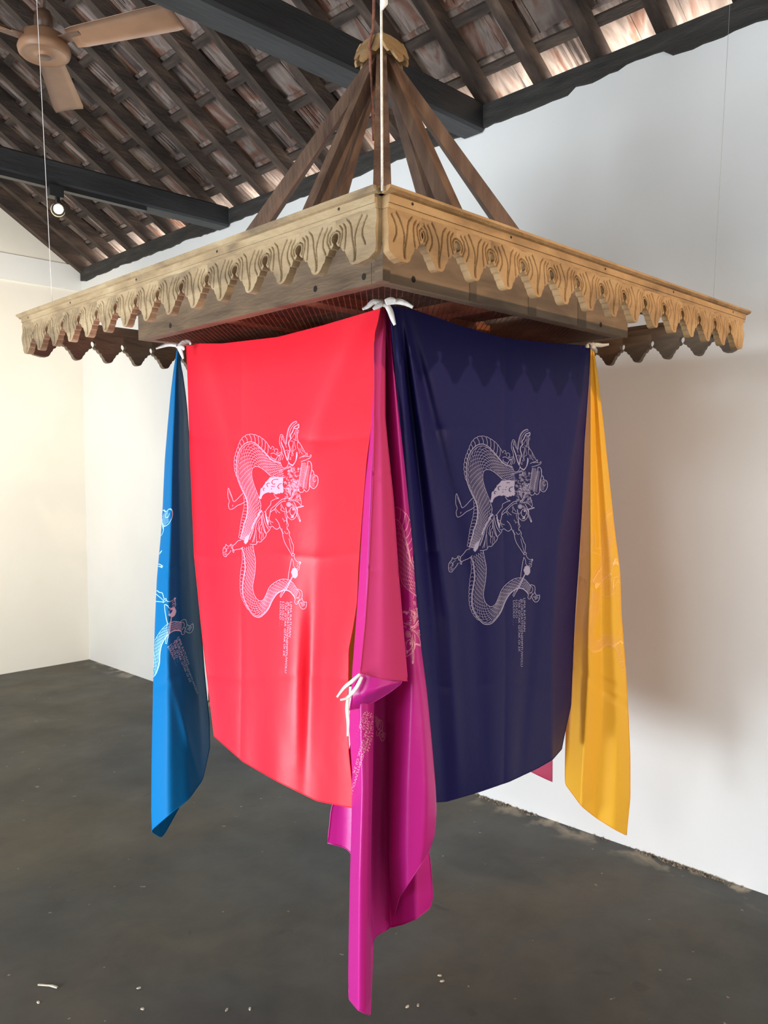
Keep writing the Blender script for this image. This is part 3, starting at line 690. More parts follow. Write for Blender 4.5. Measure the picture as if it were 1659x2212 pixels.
    for L_ in ([(960,600),(1000,540),(1040,470),(1050,430)], [(1030,480),(1050,560),(1030,630)], [(1060,470),(1070,560),(1050,630)], [(950,650),(985,640),(1005,690),(985,750),(965,830),(980,880),(1010,830),(1050,800),(1030,720),(1020,650)],
               [(1000,600),(1040,640),(1075,640),(1100,700)], [(1090,660),(1080,760),(1110,830),(1120,900)], [(985,880),(960,930),(990,930),(1000,900),(985,880)], [(960,960),(930,980),(940,1010),(960,990)],
               [(1160,760),(1170,830),(1200,880)], [(1130,800),(1150,880),(1190,920)], [(840,830),(870,810),(910,825),(880,850),(890,900),(880,980)], [(1000,690),(1000,780),(980,850)]): S(smooth(c_(L_)), .75)
    fills.append(c_([(905,1040),(930,1080),(985,1110),(1030,1060),(1045,1010),(1055,930),(1060,865),(1080,875),(1085,940),(1060,1030),(1020,1100),(985,1140),(940,1110),(905,1080)]))
    S(smooth(c_([(750,1080),(780,1150),(830,1165),(880,1130),(905,1060),(890,1020)])), .9)
    # horn crest
    for L_, w in [([(1120,990),(1180,960),(1240,940),(1265,905),(1275,940),(1260,970)], 1.1), ([(1150,1060),(1230,1040),(1300,1015),(1340,990),(1350,955),(1330,945)], 1.1), ([(1180,975),(1250,965),(1300,975),(1335,965)], .9)]: S(smooth(c_(L_)), w)
    # headdress rows
    rng = random.Random(4)
    rows = [[(1170,1080),(1150,1200),(1130,1330),(1110,1460),(1090,1560)], [(1285,1070),(1270,1200),(1240,1330),(1215,1450),(1200,1580)], [(1350,1100),(1360,1230),(1330,1350),(1320,1450),(1315,1560)]]
    for r in rows:
        P = resample(smooth(c_(r)), 40); Z = [(x+(.55 if i % 2 else -.55), y) for i, (x, y) in enumerate(P)]; S(Z, 1.1)
    S(smooth(c_([(1285,1065),(1330,1075),(1360,1140),(1360,1230)])), 1.2); S(smooth(c_([(1360,1240),(1390,1260),(1410,1330),(1460,1350),(1485,1420),(1470,1520),(1410,1585),(1350,1560),(1330,1530)])), 1.3)
    S(smooth(c_([(1440,1370),(1395,1370),(1390,1430),(1425,1460),(1450,1420)])), .9); S(smooth(c_([(1350,1270),(1340,1350),(1325,1450),(1330,1540)])), .9)
    S(smooth(c_([(1090,1560),(1110,1620),(1150,1655),(1200,1640),(1215,1590)])), 1.1); S(smooth(c_([(1215,1600),(1260,1645),(1310,1600),(1320,1540)])), 1.1)
    for (x0, x1, y0, y1, n) in ((1160, 1275, 1090, 1560, 24), (1230, 1345, 1150, 1590, 20), (1340, 1460, 1330, 1560, 9)):
        for k in range(n):
            y = y0+(y1-y0)*k/n; sh = -(y-y0)*.14; S(smooth(c_([(x0+sh+8,y+14),(x0+sh+45,y),(x1+sh-38,y+6),(x1+sh-22,y+18)])), .6)
    # dense curls between neck and headdress
    for k in range(110):
        x = rng.uniform(800, 1130); y = rng.uniform(1150, 1640)
        if x < 900 and y < 1330: x += 90
        r = rng.uniform(12, 26); a0 = rng.uniform(0, 6.28)
        S(c_([(x+r*(1-t/9)*math.cos(a0+t*.75), y+r*(1-t/9)*math.sin(a0+t*.75)) for t in range(8)]), .62)
    for k in range(9): 
        x = 730+k*26; S(c_([(x+14*math.cos(t*.9), 1215-k*9+14*math.sin(t*.9)) for t in range(7)]), .6)
    for k in range(7): S(smooth(c_([(950+6*k,1420+22*k),(1010+6*k,1400+22*k),(1080,1430+20*k)])), .6)
    for k in range(85):
        x = rng.uniform(760, 1080); y = rng.uniform(120, 470); 
        if x > 980 and y < 230: continue
        r = rng.uniform(14, 32); a0 = rng.uniform(0, 6.28)
        S(d_([(x+r*(1-t/9)*math.cos(a0+t*.75), y+r*(1-t/9)*math.sin(a0+t*.75)) for t in range(8)]), .6)
    # white cloth with curls
    cl = d_([(718,-20),(715,60),(705,130),(720,220),(715,300),(690,315),(665,300),(640,325),(605,320),(580,340),(540,335),(510,310),(470,300),(440,315),(400,305),(360,312),(320,330),(285,350),(265,375),(250,400),(240,440),(225,460),(195,450),(185,420),(200,380),(210,330),(215,260),(225,225),(265,205),(280,165),(320,120),(330,85),(370,55),(400,20),(430,-20)])
    fills.append(cl+a_([(800,880),(880,880)])[:0]); 
    fills.append(a_([(775,905),(800,878),(860,885),(960,885),(965,930),(740,930)]))
    # person: leg behind, torso, arms
    for L_, w in [([(390,1120),(340,1170),(290,1225),(240,1255),(215,1180),(185,1100),(165,1060),(155,1110),(155,1200),(175,1260),(160,1310),(165,1360),(185,1385),(240,1360),(300,1310),(360,1280),(410,1245)], 1.1), ([(240,1250),(205,1180),(175,1110)], .8), ([(225,1340),(222,1315),(235,1320)], .7)]: S(smooth(a_(L_)), w)
    for L_, w in [([(510,330),(560,400),(625,420),(560,435),(490,470),(450,500),(445,560),(400,620),(340,700),(325,740)], 1.0), ([(760,430),(700,440),(620,500),(550,570),(470,640),(440,690),(430,760),(410,850),(390,960),(385,1020)], 1.2),
                  ([(770,480),(720,480),(650,520),(560,610),(540,650),(470,700),(440,730)], 1.1), ([(520,665),(550,690),(575,740)], .9), ([(550,640),(590,690),(645,730)], .9),
                  ([(345,830),(390,850),(410,880)], .8), ([(410,890),(450,930),(500,940)], .9), ([(415,920),(440,970),(455,1000)], .8), ([(385,1040),(440,1050),(480,1025),(530,1060),(580,1080),(620,1055),(650,1025)], 1.1),
                  ([(550,860),(600,910),(630,970),(655,1040),(700,1130),(720,1230),(760,1340),(830,1450),(890,1540),(920,1590)], 1.1), ([(690,1050),(700,1110),(735,1160)], .8),
                  ([(700,830),(740,880),(790,880)], .8), ([(725,890),(745,910)], .8), ([(770,600),(785,700),(800,800),(800,880),(830,970),(800,1020),(830,1070),(860,1120),(855,1180),(890,1240),(910,1310),(945,1370),(945,1450),(940,1540)], 1.1),
                  ([(750,700),(765,800),(790,850),(795,980)], .8), ([(745,1100),(780,1145),(815,1145),(835,1115)], .9), ([(795,1050),(810,1065)], .7), ([(850,1240),(870,1340),(900,1450),(920,1540)], .9),
                  ([(920,1590),(960,1580),(970,1550),(940,1540),(915,1560),(910,1590)], 1.2), ([(965,1590),(980,1640),(1030,1690),(1090,1700)], 1.0), ([(925,1650),(955,1730),(955,1780),(985,1820)], 1.0), ([(915,1640),(890,1760),(870,1880),(855,1980),(845,2085)], 1.1),
                  ([(1090,1700),(1090,1740),(1080,1790),(1075,1840),(1045,1870)], 1.0), ([(1030,1740),(1070,1730),(1085,1750)], .8), ([(1020,1790),(1050,1770),(1060,1800),(1030,1840)], .9), ([(1010,1820),(1040,1850)], .8)]: S(smooth(d_(L_)), w)
    fills.append(d_([(1075,1690),(1095,1675),(1115,1695),(1115,1720),(1095,1725)]))
    # face, round spectacles and sticks
    for L_, w in [([(800,780),(850,830),(900,855),(950,830),(990,780),(1020,700),(1015,620),(980,590)], 1.1), ([(860,700),(865,640),(900,600),(950,620),(970,680),(950,740),(910,765),(875,745),(860,700)], 1.2), ([(940,490),(980,560),(1010,640),(1020,700)], 1.3), ([(890,540),(960,620),(1000,690)], .9), ([(900,520),(990,620),(1010,660)], .8),
                  ([(1010,600),(1070,580),(1130,565),(1140,575),(1080,595),(1010,610)], 1.1), ([(985,690),(1020,770),(1060,850),(1070,880)], 1.1), ([(1010,690),(1050,770),(1080,850),(1085,875),(1065,885)], 1.1),
                  ([(660,650),(680,620),(660,560)], .8), ([(655,655),(690,680),(740,695),(765,690)], 1.0), ([(670,530),(710,610),(750,660)], .9), ([(780,620),(790,680),(820,710),(850,660)], .8), ([(880,870-60),(940,800)], 2.2), ([(890,780),(945,775)], 2.0),
                  ([(870,450),(940,460),(1000,480),(1060,520),(1090,560)], 1.0), ([(1050,330),(1080,420),(1100,500),(1090,570)], .9), ([(840,450),(900,370),(920,300),(980,230)], 1.6), ([(870,460),(930,370),(950,300),(1010,240)], .9)]: S(smooth(d_(L_)), w)
    for r in (8, 16, 26, 38, 50): S(d_([(835+r*math.cos(t*.7), 545+r*.95*math.sin(t*.7)) for t in range(10)]), .7)
    fills.append(d_([(905,625),(930,620),(950,640),(940,665),(920,660)])); fills.append(d_([(1115,562),(1138,560),(1142,576),(1120,585)])); fills.append(d_([(1048,850),(1075,840),(1085,875),(1068,888)]))
    # skirt
    for L_, w in [([(240,700),(200,760),(140,860),(90,950),(40,1050),(0,1160)], 2.2), ([(300,730),(330,740),(345,830),(380,930),(380,1020)], 1.6), ([(265,740),(290,870),(330,1000),(400,1110)], 1.2), ([(250,790),(255,900),(290,1050),(330,1190)], 1.2), ([(235,830),(240,960),(270,1080),(320,1190),(350,1190),(420,1110),(440,1060)], 1.0),
                  ([(220,850),(170,930),(120,1020),(90,1200),(60,1330),(20,1450)], 1.0), ([(190,960),(165,1050),(190,1150),(215,1210),(240,1140),(230,1080)], .9), ([(225,960),(240,1000),(200,1050),(190,1150)], .9), ([(140,1100),(170,1160),(200,1210)], .8), ([(200,1210),(190,1280),(200,1340)], .8), ([(245,1190),(245,1280),(225,1370)], .8), ([(275,1190),(280,1300)], .8),
                  ([(350,1200),(330,1270),(270,1340),(210,1410),(150,1410),(115,1470),(40,1495),(-40,1500)], 1.1), ([(110,1150),(110,1300),(120,1440)], .8), ([(90,1180),(75,1300),(60,1440)], .8), ([(60,1100),(20,1250),(-40,1400)], .9), ([(200,700),(170,790),(110,890),(60,990)], .8), ([(190,740),(225,760),(240,720),(265,740)], .8), ([(150,790),(190,810),(215,840)], .8)]: S(smooth(d_(L_)), w)
    P = resample(smooth(d_([(190,800),(130,900),(80,1000),(40,1120),(0,1240),(-60,1400)])), 34)
    for p, q in zip(P, P[1:]): S([(p[0]+.2, p[1]), (p[0]+2.2, p[1]+.6), (q[0]+.6, q[1])], .6)
    fills.append(d_([(330,745),(350,840),(385,940),(375,1010),(355,960),(335,880),(318,790)])); fills.append(b_([(500,230),(470,300),(440,400),(405,445),(380,420),(400,340),(450,300)]))
    # forearm and hand at lower left
    for L_, w in [([(340,400),(290,420),(250,470),(210,510)], 1.1), ([(370,490),(320,530),(270,550),(222,575)], 1.1), ([(180,495),(170,510),(190,530),(185,550),(210,560),(205,590),(220,610),(225,580),(205,550),(210,520),(185,495)], 1.2),
                  ([(175,520),(150,530),(130,540),(100,520),(95,550),(60,590),(50,640),(55,690),(75,712),(100,705),(115,680),(150,640),(180,590)], 1.1), ([(70,600),(95,580),(100,620),(80,640)], .8), ([(60,660),(90,650),(75,690)], .8), ([(90,690),(110,655)], .8), ([(100,610),(125,570),(150,560)], .8), ([(115,600),(105,640)], .8)]: S(smooth(b_(L_)), w)
    # rattle and handle
    ball = [(1065,640),(1090,622),(1112,630),(1128,650),(1138,680),(1132,715),(1118,745),(1095,755),(1070,745),(1055,715),(1048,685),(1055,660)]
    fills.append(b_([(x+(3 if i % 2 else -3), y) for i, (x, y) in enumerate(ball)])); S(b_([(1065,740),(1050,775),(1035,800)]), 2.2)
    S(b_([(1040,790),(1010,860),(960,950),(915,1040),(905,1022),(935,955),(990,870),(1030,800)]), 1.1); S(b_([(1040,800),(1000,890),(950,975)]), 1.5)
    # knotted tail
    for L_, w in [([(1112,1012),(1105,1050),(1125,1070),(1150,1050),(1160,1020),(1190,990),(1200,940),(1190,895),(1150,880),(1130,890)], 1.1), ([(1130,890),(1160,910),(1170,950),(1150,980),(1125,990)], .9), ([(1125,1000),(1150,985),(1165,1000),(1150,1030),(1130,1045)], .9),
                  ([(1200,980),(1210,1010),(1240,1020),(1258,1015),(1258,1060),(1240,1095),(1210,1110),(1180,1090),(1160,1050)], 1.2)]: S(smooth(b_(L_)), w)
    for k in range(5): S(smooth(b_([(1170+12*k,1040-6*k),(1195+10*k,1050-2*k),(1200+10*k,1085-6*k)])), .7)
art()
# curls cut out of the white cloth are drawn in the fabric's own colour
cuts = [smooth(d_(L_)) for L_ in ([(610,30),(560,25),(500,40),(470,80),(485,120),(525,130),(535,110)], [(420,110),(375,110),(360,145),(375,180),(390,180)], [(320,220),(285,220),(278,255),(300,272)], [(680,115),(630,130),(600,175),(615,215),(640,210)], [(450,178),(530,178)], [(460,220),(458,240)])]
TEXT = [('LIMA RATUSAN', 1130.2, 1292, 1364), ('JILORUPATMOENEMPITUWOLU', 1124.6, 1293.5, 1440), ('TAK GITAK GITAK OI 3X', 1119.0, 1295, 1407.5), ('LOLOLO . .', 1113.4, 1296, 1345), ('LOLOLO . . .', 1107.8, 1297, 1350)]
def text_geo():
    out = []
    for s, xb, y0, y1 in TEXT:
        cu = bpy.data.curves.new('t', 'FONT'); cu.body = s; cu.size = 1; cu.resolution_u = 2
        o = bpy.data.objects.new('t', cu); C.objects.link(o); dg = bpy.context.evaluated_depsgraph_get(); me = bpy.data.meshes.new_from_object(o.evaluated_get(dg))
        xs = [v.co.x for v in me.vertices]; k = (y1-y0)/(max(xs)-min(xs))
        V = [(xb+v.co.y*6.1, y0+(v.co.x-min(xs))*k) for v in me.vertices]; Fp = [tuple(p.vertices) for p in me.polygons]
        # small serifs are too fine to read at this size; letters stay plain
        out.append((V, Fp)); bpy.data.objects.remove(o); bpy.data.meshes.remove(me)
    return out
TXT = text_geo()
def solve(A, b):
    n = len(b); Mx = [r[:]+[v] for r, v in zip(A, b)]
    for i in range(n):
        p = max(range(i, n), key=lambda k: abs(Mx[k][i])); Mx[i], Mx[p] = Mx[p], Mx[i]
        for k in range(i+1, n):
            f = Mx[k][i]/Mx[i][i]
            for j in range(i, n+1): Mx[k][j] -= f*Mx[i][j]
    x = [0]*n
    for i in range(n-1, -1, -1): x[i] = (Mx[i][n]-sum(Mx[i][j]*x[j] for j in range(i+1, n)))/Mx[i][i]
    return x
def fit_map(pairs, order):
    """least-squares polynomial map between print frames; order 1 affine, 2 adds the xy, x^2, y^2 terms"""
    def bas(x, y):
        u = (x-1080)/100; v_ = (y-1180)/100
        return [1, u, v_] if order == 1 else ([1, u, v_, u*v_] if order == 1.5 else [1, u, v_, u*v_, u*u, v_*v_])
    cs = []
    for c in (0, 1):
        rows = [bas(*p) for p, q in pairs]; n = len(rows[0])
        A = [[sum(r[i]*r[j] for r in rows)+(1e-6 if i == j else 0) for j in range(n)] for i in range(n)]
        cs.append(solve(A, [sum(r[i]*q[c] for r, (p, q) in zip(rows, pairs)) for i in range(n)]))
    return lambda p: tuple(sum(k*b for k, b in zip(cs[c], bas(*p))) for c in (0, 1))
def print_on(root, bvh, mp, m, cutm, name='printed_dragon', clip=None, lift=.0009, label=None, txt=True, txtmp=None, artw=True, eps=None):
    def cast(p):
        if clip and not clip(p): return None
        d = ray(*p).normalized(); h = bvh.ray_cast(O, d)
        if h[0] is None: return None
        n = h[1] if h[1].dot(d) < 0 else -h[1]
        return h[0]+n*lift
    V = []; Fc = []
    def ribbon(P, w, mp, V, Fc, lf=0):
        P2 = []
        for a, b in zip(P, P[1:]):
            n = max(1, int(math.hypot(a[0]-b[0], a[1]-b[1])/5)); P2 += [(a[0]+(b[0]-a[0])*k/n, a[1]+(b[1]-a[1])*k/n) for k in range(n)]
        P = P2+[P[-1]]; prev = None
        for i, p in enumerate(P):
            a = P[max(i-1, 0)]; b = P[min(i+1, len(P)-1)]; dx, dy = b[0]-a[0], b[1]-a[1]; l = math.hypot(dx, dy) or 1
            n = (-dy/l*w/2, dx/l*w/2)
            L_ = cast(mp((p[0]+n[0], p[1]+n[1]))); R_ = cast(mp((p[0]-n[0], p[1]-n[1])))
            if L_ is None or R_ is None: prev = None; continue
            if lf: 
                L_ += (O-L_).normalized()*lf; R_ += (O-R_).normalized()*lf
            k = len(V); V += [L_, R_]
            if prev is not None and (V[prev]-L_).length < .06: Fc.append((prev, prev+1, k+1, k))
            prev = k
    if artw:
        for P, w in strokes: ribbon(P, w*1.0, mp, V, Fc)
        for poly in fills:
            vs, _, fs, *_ = delaunay_2d_cdt([Vector(p) for p in poly], [], [list(range(len(poly)))], 1, 1e-5)
            pts = [cast(mp((q.x, q.y))) for q in vs]; idx = {}
            for f in fs:
                if all(pts[k] is not None for k in f):
                    k0 = len(V); V += [pts[k] for k in f]; Fc.append(tuple(range(k0, k0+len(f))))
    if V: 
        o = mesh(name, V, Fc, m, root)
        o['label'] = label or 'pale line print of a scaled snake dragon entwined with a reaching figure'
    if artw:
        V = []; Fc = []
        for P in cuts: ribbon(P, 1.3, mp, V, Fc, .0012)
        if V: mesh('cloth_curls', V, Fc, cutm, root)
    if txt:
        V = []; Fc = []; tm = txtmp or mp
        for tv, tf in TXT:
            pts = [cast(tm(p)) for p in tv]
            for f in tf:
                if all(pts[k] is not None for k in f):
                    k0 = len(V); V += [pts[k] for k in f]; Fc.append(tuple(range(k0, k0+len(f))))
        if V: mesh('printed_lettering', V, Fc, m, root)

# ------------------------------------------------------------------ banners
CM = {}
CM['red'] = cloth_mat('red_satin', (.90, .018, .038, 1), trans=.12)
CM['navy'] = cloth_mat('navy_satin', (.010, .009, .072, 1), rough=.45, trans=.03, sheen=.03, spec=.14, tint=(.3,.3,.6,1))
CM['mag'] = cloth_mat('magenta_satin', (.52, .016, .235, 1), rough=.35, trans=.10, sheen=.35, tint=(.8,.2,.9,1))
CM['flap'] = cloth_mat('magenta_reverse', (.50, .035, .13, 1), rough=.7, trans=.1, sheen=.1, spec=.15)
CM['blue'] = cloth_mat('blue_satin', (.003, .12, .30, 1), trans=.0, sheen=.0, rough=.55, spec=.07)
CM['yel'] = cloth_mat('yellow_satin', (1.0, .56, .05, 1), trans=.3, sheen=.1)
CM['ora'] = cloth_mat('orange_satin', (.80, .25, .02, 1), trans=.2)
CM['cri'] = cloth_mat('crimson_satin', (.42, .012, .07, 1), trans=.2)
PM = {}
PM['red'] = cloth_mat('pink_white_print', (.82, .36, .50, 1), True); PM['navy'] = cloth_mat('lavender_white_print', (.34, .31, .46, 1), True)
PM['mag'] = cloth_mat('pale_pink_print', (.88, .36, .48, 1), True); PM['blue'] = cloth_mat('sky_white_print', (.36, .68, .84, 1), True); PM['yel'] = cloth_mat('pale_yellow_print', (1.0, .58, .18, 1), True)

def red_fold(u, v, px, py):
    s = .010*math.sin(u*9+.6)*min(1, v*2.5)+.006*math.sin(u*17+v*2)*v
    s += -.007*ridge(u, .12+.45*v, .06)*ridge(v, .22, .25)+.005*ridge(u, .95-.9*v, .07)*ridge(v, .12, .15)
    s += .012*ridge(u, .80-.12*v, .05)*ridge(v, .75, .2)-.008*ridge(u, .55+.1*v, .07)*ridge(v, .8, .2)
    return s+creases(px, py, (948, 1200, 1462), (520,), .0042)
redS = [[(403,742),(407,850),(410,960),(420,1200),(440,1400),(463,1590)], [(480,742),(490,1200),(525,1645)], [(600,728),(600,1200),(600,1688)], [(700,702),(690,1200),(685,1730)],
        [(821,666),(816,694),(809,719),(808,756),(809,827),(809,869),(804,900),(792,993),(787,1050),(780,1138),(774,1226),(771,1300),(762,1358),(753,1402),(752,1491),(750,1549),(753,1623),(761,1700),(762,1745)]]
redS[0][0] = (403, 742)
sh = sheet(redS, 150, 200, on_x(1.47), red_fold, 3)
red, bv = cloth('red_banner', [sh], CM['red'], 'bright red satin banner with pink-white dragon print, hung flat at front left', 'banner', (1.47, 1.9, 2.03))
mr = fit_map([((1137,927),(635.5,911)), ((1181.8,1049),(690,1037)), ((969.8,1234),(483,1203)), ((1051,1348.6),(551,1328)), ((1164,1287.6),(657,1301.7)), ((1125,1440),(618,1453.6)), ((1002.3,1006.6),(505.5,999.7)), ((984,1072),(493.7,1057)),
              ((1137,1230),(636,1241)), ((1040,945),(541,942)), ((1109,1289),(606,1288)), ((1146.5,1127),(650,1126)), ((1130,1292.5),(629,1301))], 2)
print_on(red, bv[0], mr, PM['red'], CM['red'])

def navy_fold(u, v, px, py):
    s = .007*math.sin(u*8+1.0)*min(1, v*2)
    for c0, c1, a, w in ((.06, .20, -.022, .035), (.05, .10, .020, .03), (.07, .36, .016, .05), (.03, .02, -.014, .025)):
        s += a*ridge(u, c0+(c1-c0)*min(1, v*1.6), w*(.5+v))*min(1, v*8)*(1.15-v)
    s += .007*ridge(u, .86-.5*v*.5, .05)*ridge(v, .75, .25)
    return s+creases(px, py, (930, 1195, 1480), (1090,), .0042)
navS = [[(842,658),(880,1100),(905,1400),(925,1733)], [(895,669),(930,1200),(965,1731)], [(993,703),(1010,1200),(1030,1712)], [(1085,729),(1090,1200),(1100,1688)], [(1191,741),(1170,1250),(1162,1659)],
        [(1266,746),(1259,832),(1232,1000),(1205,1181),(1192,1400),(1193,1641)],
        [(1275,747,.0),(1271,830,.015),(1262,956,.03),(1256,1109,.045),(1250,1211,.05),(1243,1308,.05),(1238,1402,.05),(1233,1525,.05),(1223,1569,.05),(1213,1618,.05)]]
sh = sheet(navS, 150, 200, on_y(1.47), navy_fold, 3)
nav, bv = cloth('navy_banner', [sh], CM['navy'], 'dark navy satin banner with lavender dragon print, hung flat at front right', 'banner', (1.95, 1.47, 2.03))
print_on(nav, bv[0], lambda p: p, PM['navy'], CM['navy'])

# blue banner, hung by one corner at the left tie
BL = [(383,748),(374,799),(367,854),(360,926),(354,995),(349,1100),(345,1158),(336,1249),(331,1357),(327,1484),(324,1629),(323,1755),(325,1795)]
BR = [(388,748),(390,789),(394,806),(400,849),(404,885),(409,960),(414,1050),(423,1195),(430,1285),(436,1375),(441,1448),(450,1538),(452,1556),(453,1615)]
def mixst(Lp, Rp, f, off, bottom=None):
    out = []; y1 = bottom[1] if bottom else Lp[-1][1]
    for i in range(15):
        y = 748+(y1-748)*i/14; a = interp(Lp, y)[0]; b = interp(Rp, y)[0]; x = a+(b-a)*f
        if bottom and i > 10: t = (i-10)/4; x = x+(bottom[0]-x)*t
        k = min(1, (y-748)/250); out.append((x, y, off*(.15+.85*k)))
    return out
blS = [mixst(BL, BR, .75, .10, (386,1746)), mixst(BL, BR, .28, .09, (350,1811)), [(x, y, .03*min(1, (y-740)/200)) for x, y in BL], mixst(BL, BR, .30, -.045, (363,1762)), mixst(BL, BR, .56, .0, (407,1727)), mixst(BL, BR, .80, .11, (438,1684)), [(x, y, .23*min(1, (y-740)/200)) for x, y in BR]]
def blue_fold(u, v, px, py): return .006*math.sin(u*14+1)*min(1, v*2)+.006*ridge(py, 1490-(px-330)*.55, 7)+.006*ridge(py, 1240-(px-350)*.6, 6)-.008*ridge(px, 365+(py-1450)*.28, 6)*ridge(py, 1580, 110)
sh = sheet(blS, 60, 120, on_d(2.72), blue_fold, 3)
blu, bv = cloth('blue_banner', [sh], CM['blue'], 'blue satin banner hanging by one corner at far left, folded lengthwise', 'banner', tuple(at_dep(385, 748, 2.72)))
mbl = fit_map([((1138,1232),(365,1323)), ((1164,1288),(420,1350)), ((1132.5,1292.5),(379.5,1377)), ((1133,1363),(412,1433)), ((1108,1296.5),(356,1393.6)), ((1120,1407),(412,1478)), ((1146.5,1127),(358,1227)), ((1153.6,1096.7),(356.7,1196.5)), ((1176,1061),(361,1122)), ((1109,1289),(356,1384)), ((1051,1348),(330,1467))], 1.5)
print_on(blu, bv[0], mbl, PM['blue'], CM['blue'], eps=1)

# yellow banner at the right tie
YL = [(1274,748),(1271,769),(1268,838),(1262,956),(1256,1091),(1250,1235),(1239,1381),(1235,1525),(1232,1571),(1230,1634),(1220,1692)]
YR = [(1281,748),(1291,814),(1304,926),(1316,1040),(1328,1151),(1339,1235),(1342,1327),(1352,1453),(1357,1544),(1361,1634),(1361,1724),(1353,1804)]
yeS = [[(1277,748,0),(1266,956,.08),(1250,1300,.12),(1226,1530,.12),(1223,1571,.12)], [(x, y, .07*min(1, (y-740)/200)) for x, y in YL], mixst(YL, YR, .3, -.03, (1256,1741)), mixst(YL, YR, .55, .012, (1290,1768)), mixst(YL, YR, .8, -.01, (1325,1790)), [(x, y, .03*min(1, (y-740)/200)) for x, y in YR]]
def yel_fold(u, v, px, py): return .005*math.sin(u*11)*min(1, v*2)+.006*ridge(py, 1480+(px-1290)*.75, 6)+.005*ridge(py, 1440+(px-1240)*.5, 5)
sh = sheet(yeS, 60, 120, lambda px, py, off: at_dep(px, py, 2.79+off+.05*min(1, max(0, (py-780)/200))), yel_fold, 3)
yel, bv = cloth('yellow_banner', [sh], CM['yel'], 'amber yellow satin banner hanging by one corner at far right', 'banner', tuple(at_dep(1278, 748, 2.79)))
mye = fit_map([((970,1234),(1250,1247)), ((1051,1349),(1279,1410)), ((1109,1289),(1312,1402.5)), ((1013,1299),(1254,1352)), ((984,1072),(1283,1168)), ((1025,1190),(1277,1254)), ((1003,1007),(1303,1125)), ((1164,1288),(1352,1440)), ((1041,1190),(1300,1275))], 1)
print_on(yel, bv[0], mye, PM['yel'], CM['yel'], txt=False)

# two banners on the far sides of the square
def back_fold(u, v, px, py): return .012*math.sin(u*10)*min(1, v*2)
def panel(p0, p1, zt, zb0, zb1, amp=.012):
    V = []; nu, nv = 40, 40; p0 = Vector(p0); p1 = Vector(p1); d = (p1-p0).normalized(); n = Vector((-d.y, d.x, 0))
    for i in range(nu+1):
        for j in range(nv+1):
            u = i/nu; v = j/nv; zb = zb0+(zb1-zb0)*u; z = zt-.05*math.sin(u*math.pi)*(1-v)+(zb-zt)*v
            q = p0+(p1-p0)*u+n*(amp*math.sin(u*10)*min(1, v*2)); V.append(Vector((q.x, q.y, z)))
    Fc = [(i*(nv+1)+j, i*(nv+1)+j+1, (i+1)*(nv+1)+j+1, (i+1)*(nv+1)+j) for i in range(nu) for j in range(nv)]
    bo = [V[j] for j in range(nv+1)]+[V[i*(nv+1)+nv] for i in range(1, nu+1)]+[V[nu*(nv+1)+j] for j in range(nv-1, -1, -1)]
    return V, Fc, bo
cloth('orange_banner', [panel((1.57, 2.45, 0), (2.36, 2.42, 0), 2.03, .80, .72, .006)], CM['ora'], 'orange banner at the back left, only slivers showing beside the red banner', 'banner', (1.93, 2.40, 2.03))
cloth('crimson_banner', [panel((2.44, 1.60, 0), (2.44, 2.34, 0), 2.03, .50, .66)], CM['cri'], 'crimson banner at the back right, one corner showing below the navy banner', 'banner', (2.44, 1.95, 2.03))

# magenta banner, hung by one corner at the front tie
def st(L_, off, ramp=True):
    out = []
    for p in L_:
        k = min(1, max(0, (p[1]-665)/260)) if ramp else 1
        out.append((p[0], p[1], (p[2] if len(p) > 2 else off)*k))
    return out
E1 = [(831,668),(814,720),(806,800),(797,950),(787,1050),(779,1180),(772,1300),(760,1450),(756,1532),(752,1570),(758,1650),(763,1716),(759,1821),(755,1904),(752,2043),(751,2126),(753,2157)]
D8 = [(842,672),(853,785),(859,848),(865,910),(874,993),(883,1079),(892,1167),(900,1285),(912,1403),(924,1491),(933,1579),(941,1667),(944,1700),(946,1755),(942,1805),(929,1838),(931,1877),(935,1940),(928,1962)]
magS = [st([(829,668),(818,800),(806,1050),(792,1300),(780,1450),(768,1560),(742,1680),(716,1745),(708,1821)], .16),
        st([(x+9, y) for x, y in E1 if y < 1750]+[(764,1833)], .15),
        st(E1, .02), st([(832,668),(812,800),(800,1050),(790,1300),(778,1500),(782,1700),(776,1900),(774,2182)], -.10),
        st([(833,668),(818,800),(812,1050),(803,1300),(796,1500),(797,1700),(793,1900),(790,2190)], -.09),
        st([(834,668),(825,800),(822,1050),(815,1300),(808,1530),(807,1600),(806,1683),(803,1794),(802,1877),(802,1968),(803,2043),(801,2112),(800,2193)], -.02),
        st([(835,668),(824,800),(815,1050),(808,1300),(802,1500),(798,1700),(798,1960),(806,2025)], .15),
        st([(837,668),(836,800),(840,1050),(843,1300),(836,1500),(836,1700),(838,1850),(845,2003)], .15),
        st([(838,668),(840,800),(852,1050),(862,1300),(858,1500),(846,1700),(843,1849),(863,1936)], .035),
        st([(840,668),(848,800),(868,1050),(884,1300),(890,1500),(884,1700),(882,1850),(878,1915)], -.035),
        st([(841,668),(851,800),(872,1050),(892,1300),(910,1500),(918,1700),(914,1800),(908,1870)], -.035),
        st([p for p in D8 if p[1] < 1850], .015), st([(x-12, y) for x, y in D8 if y < 1820], .05)]
def mag_fold(u, v, px, py): return .0035*math.sin(px*.12+py*.004)*min(1, v*2)
sA = sheet(magS, 150, 150, on_d(2.115), mag_fold, 4)
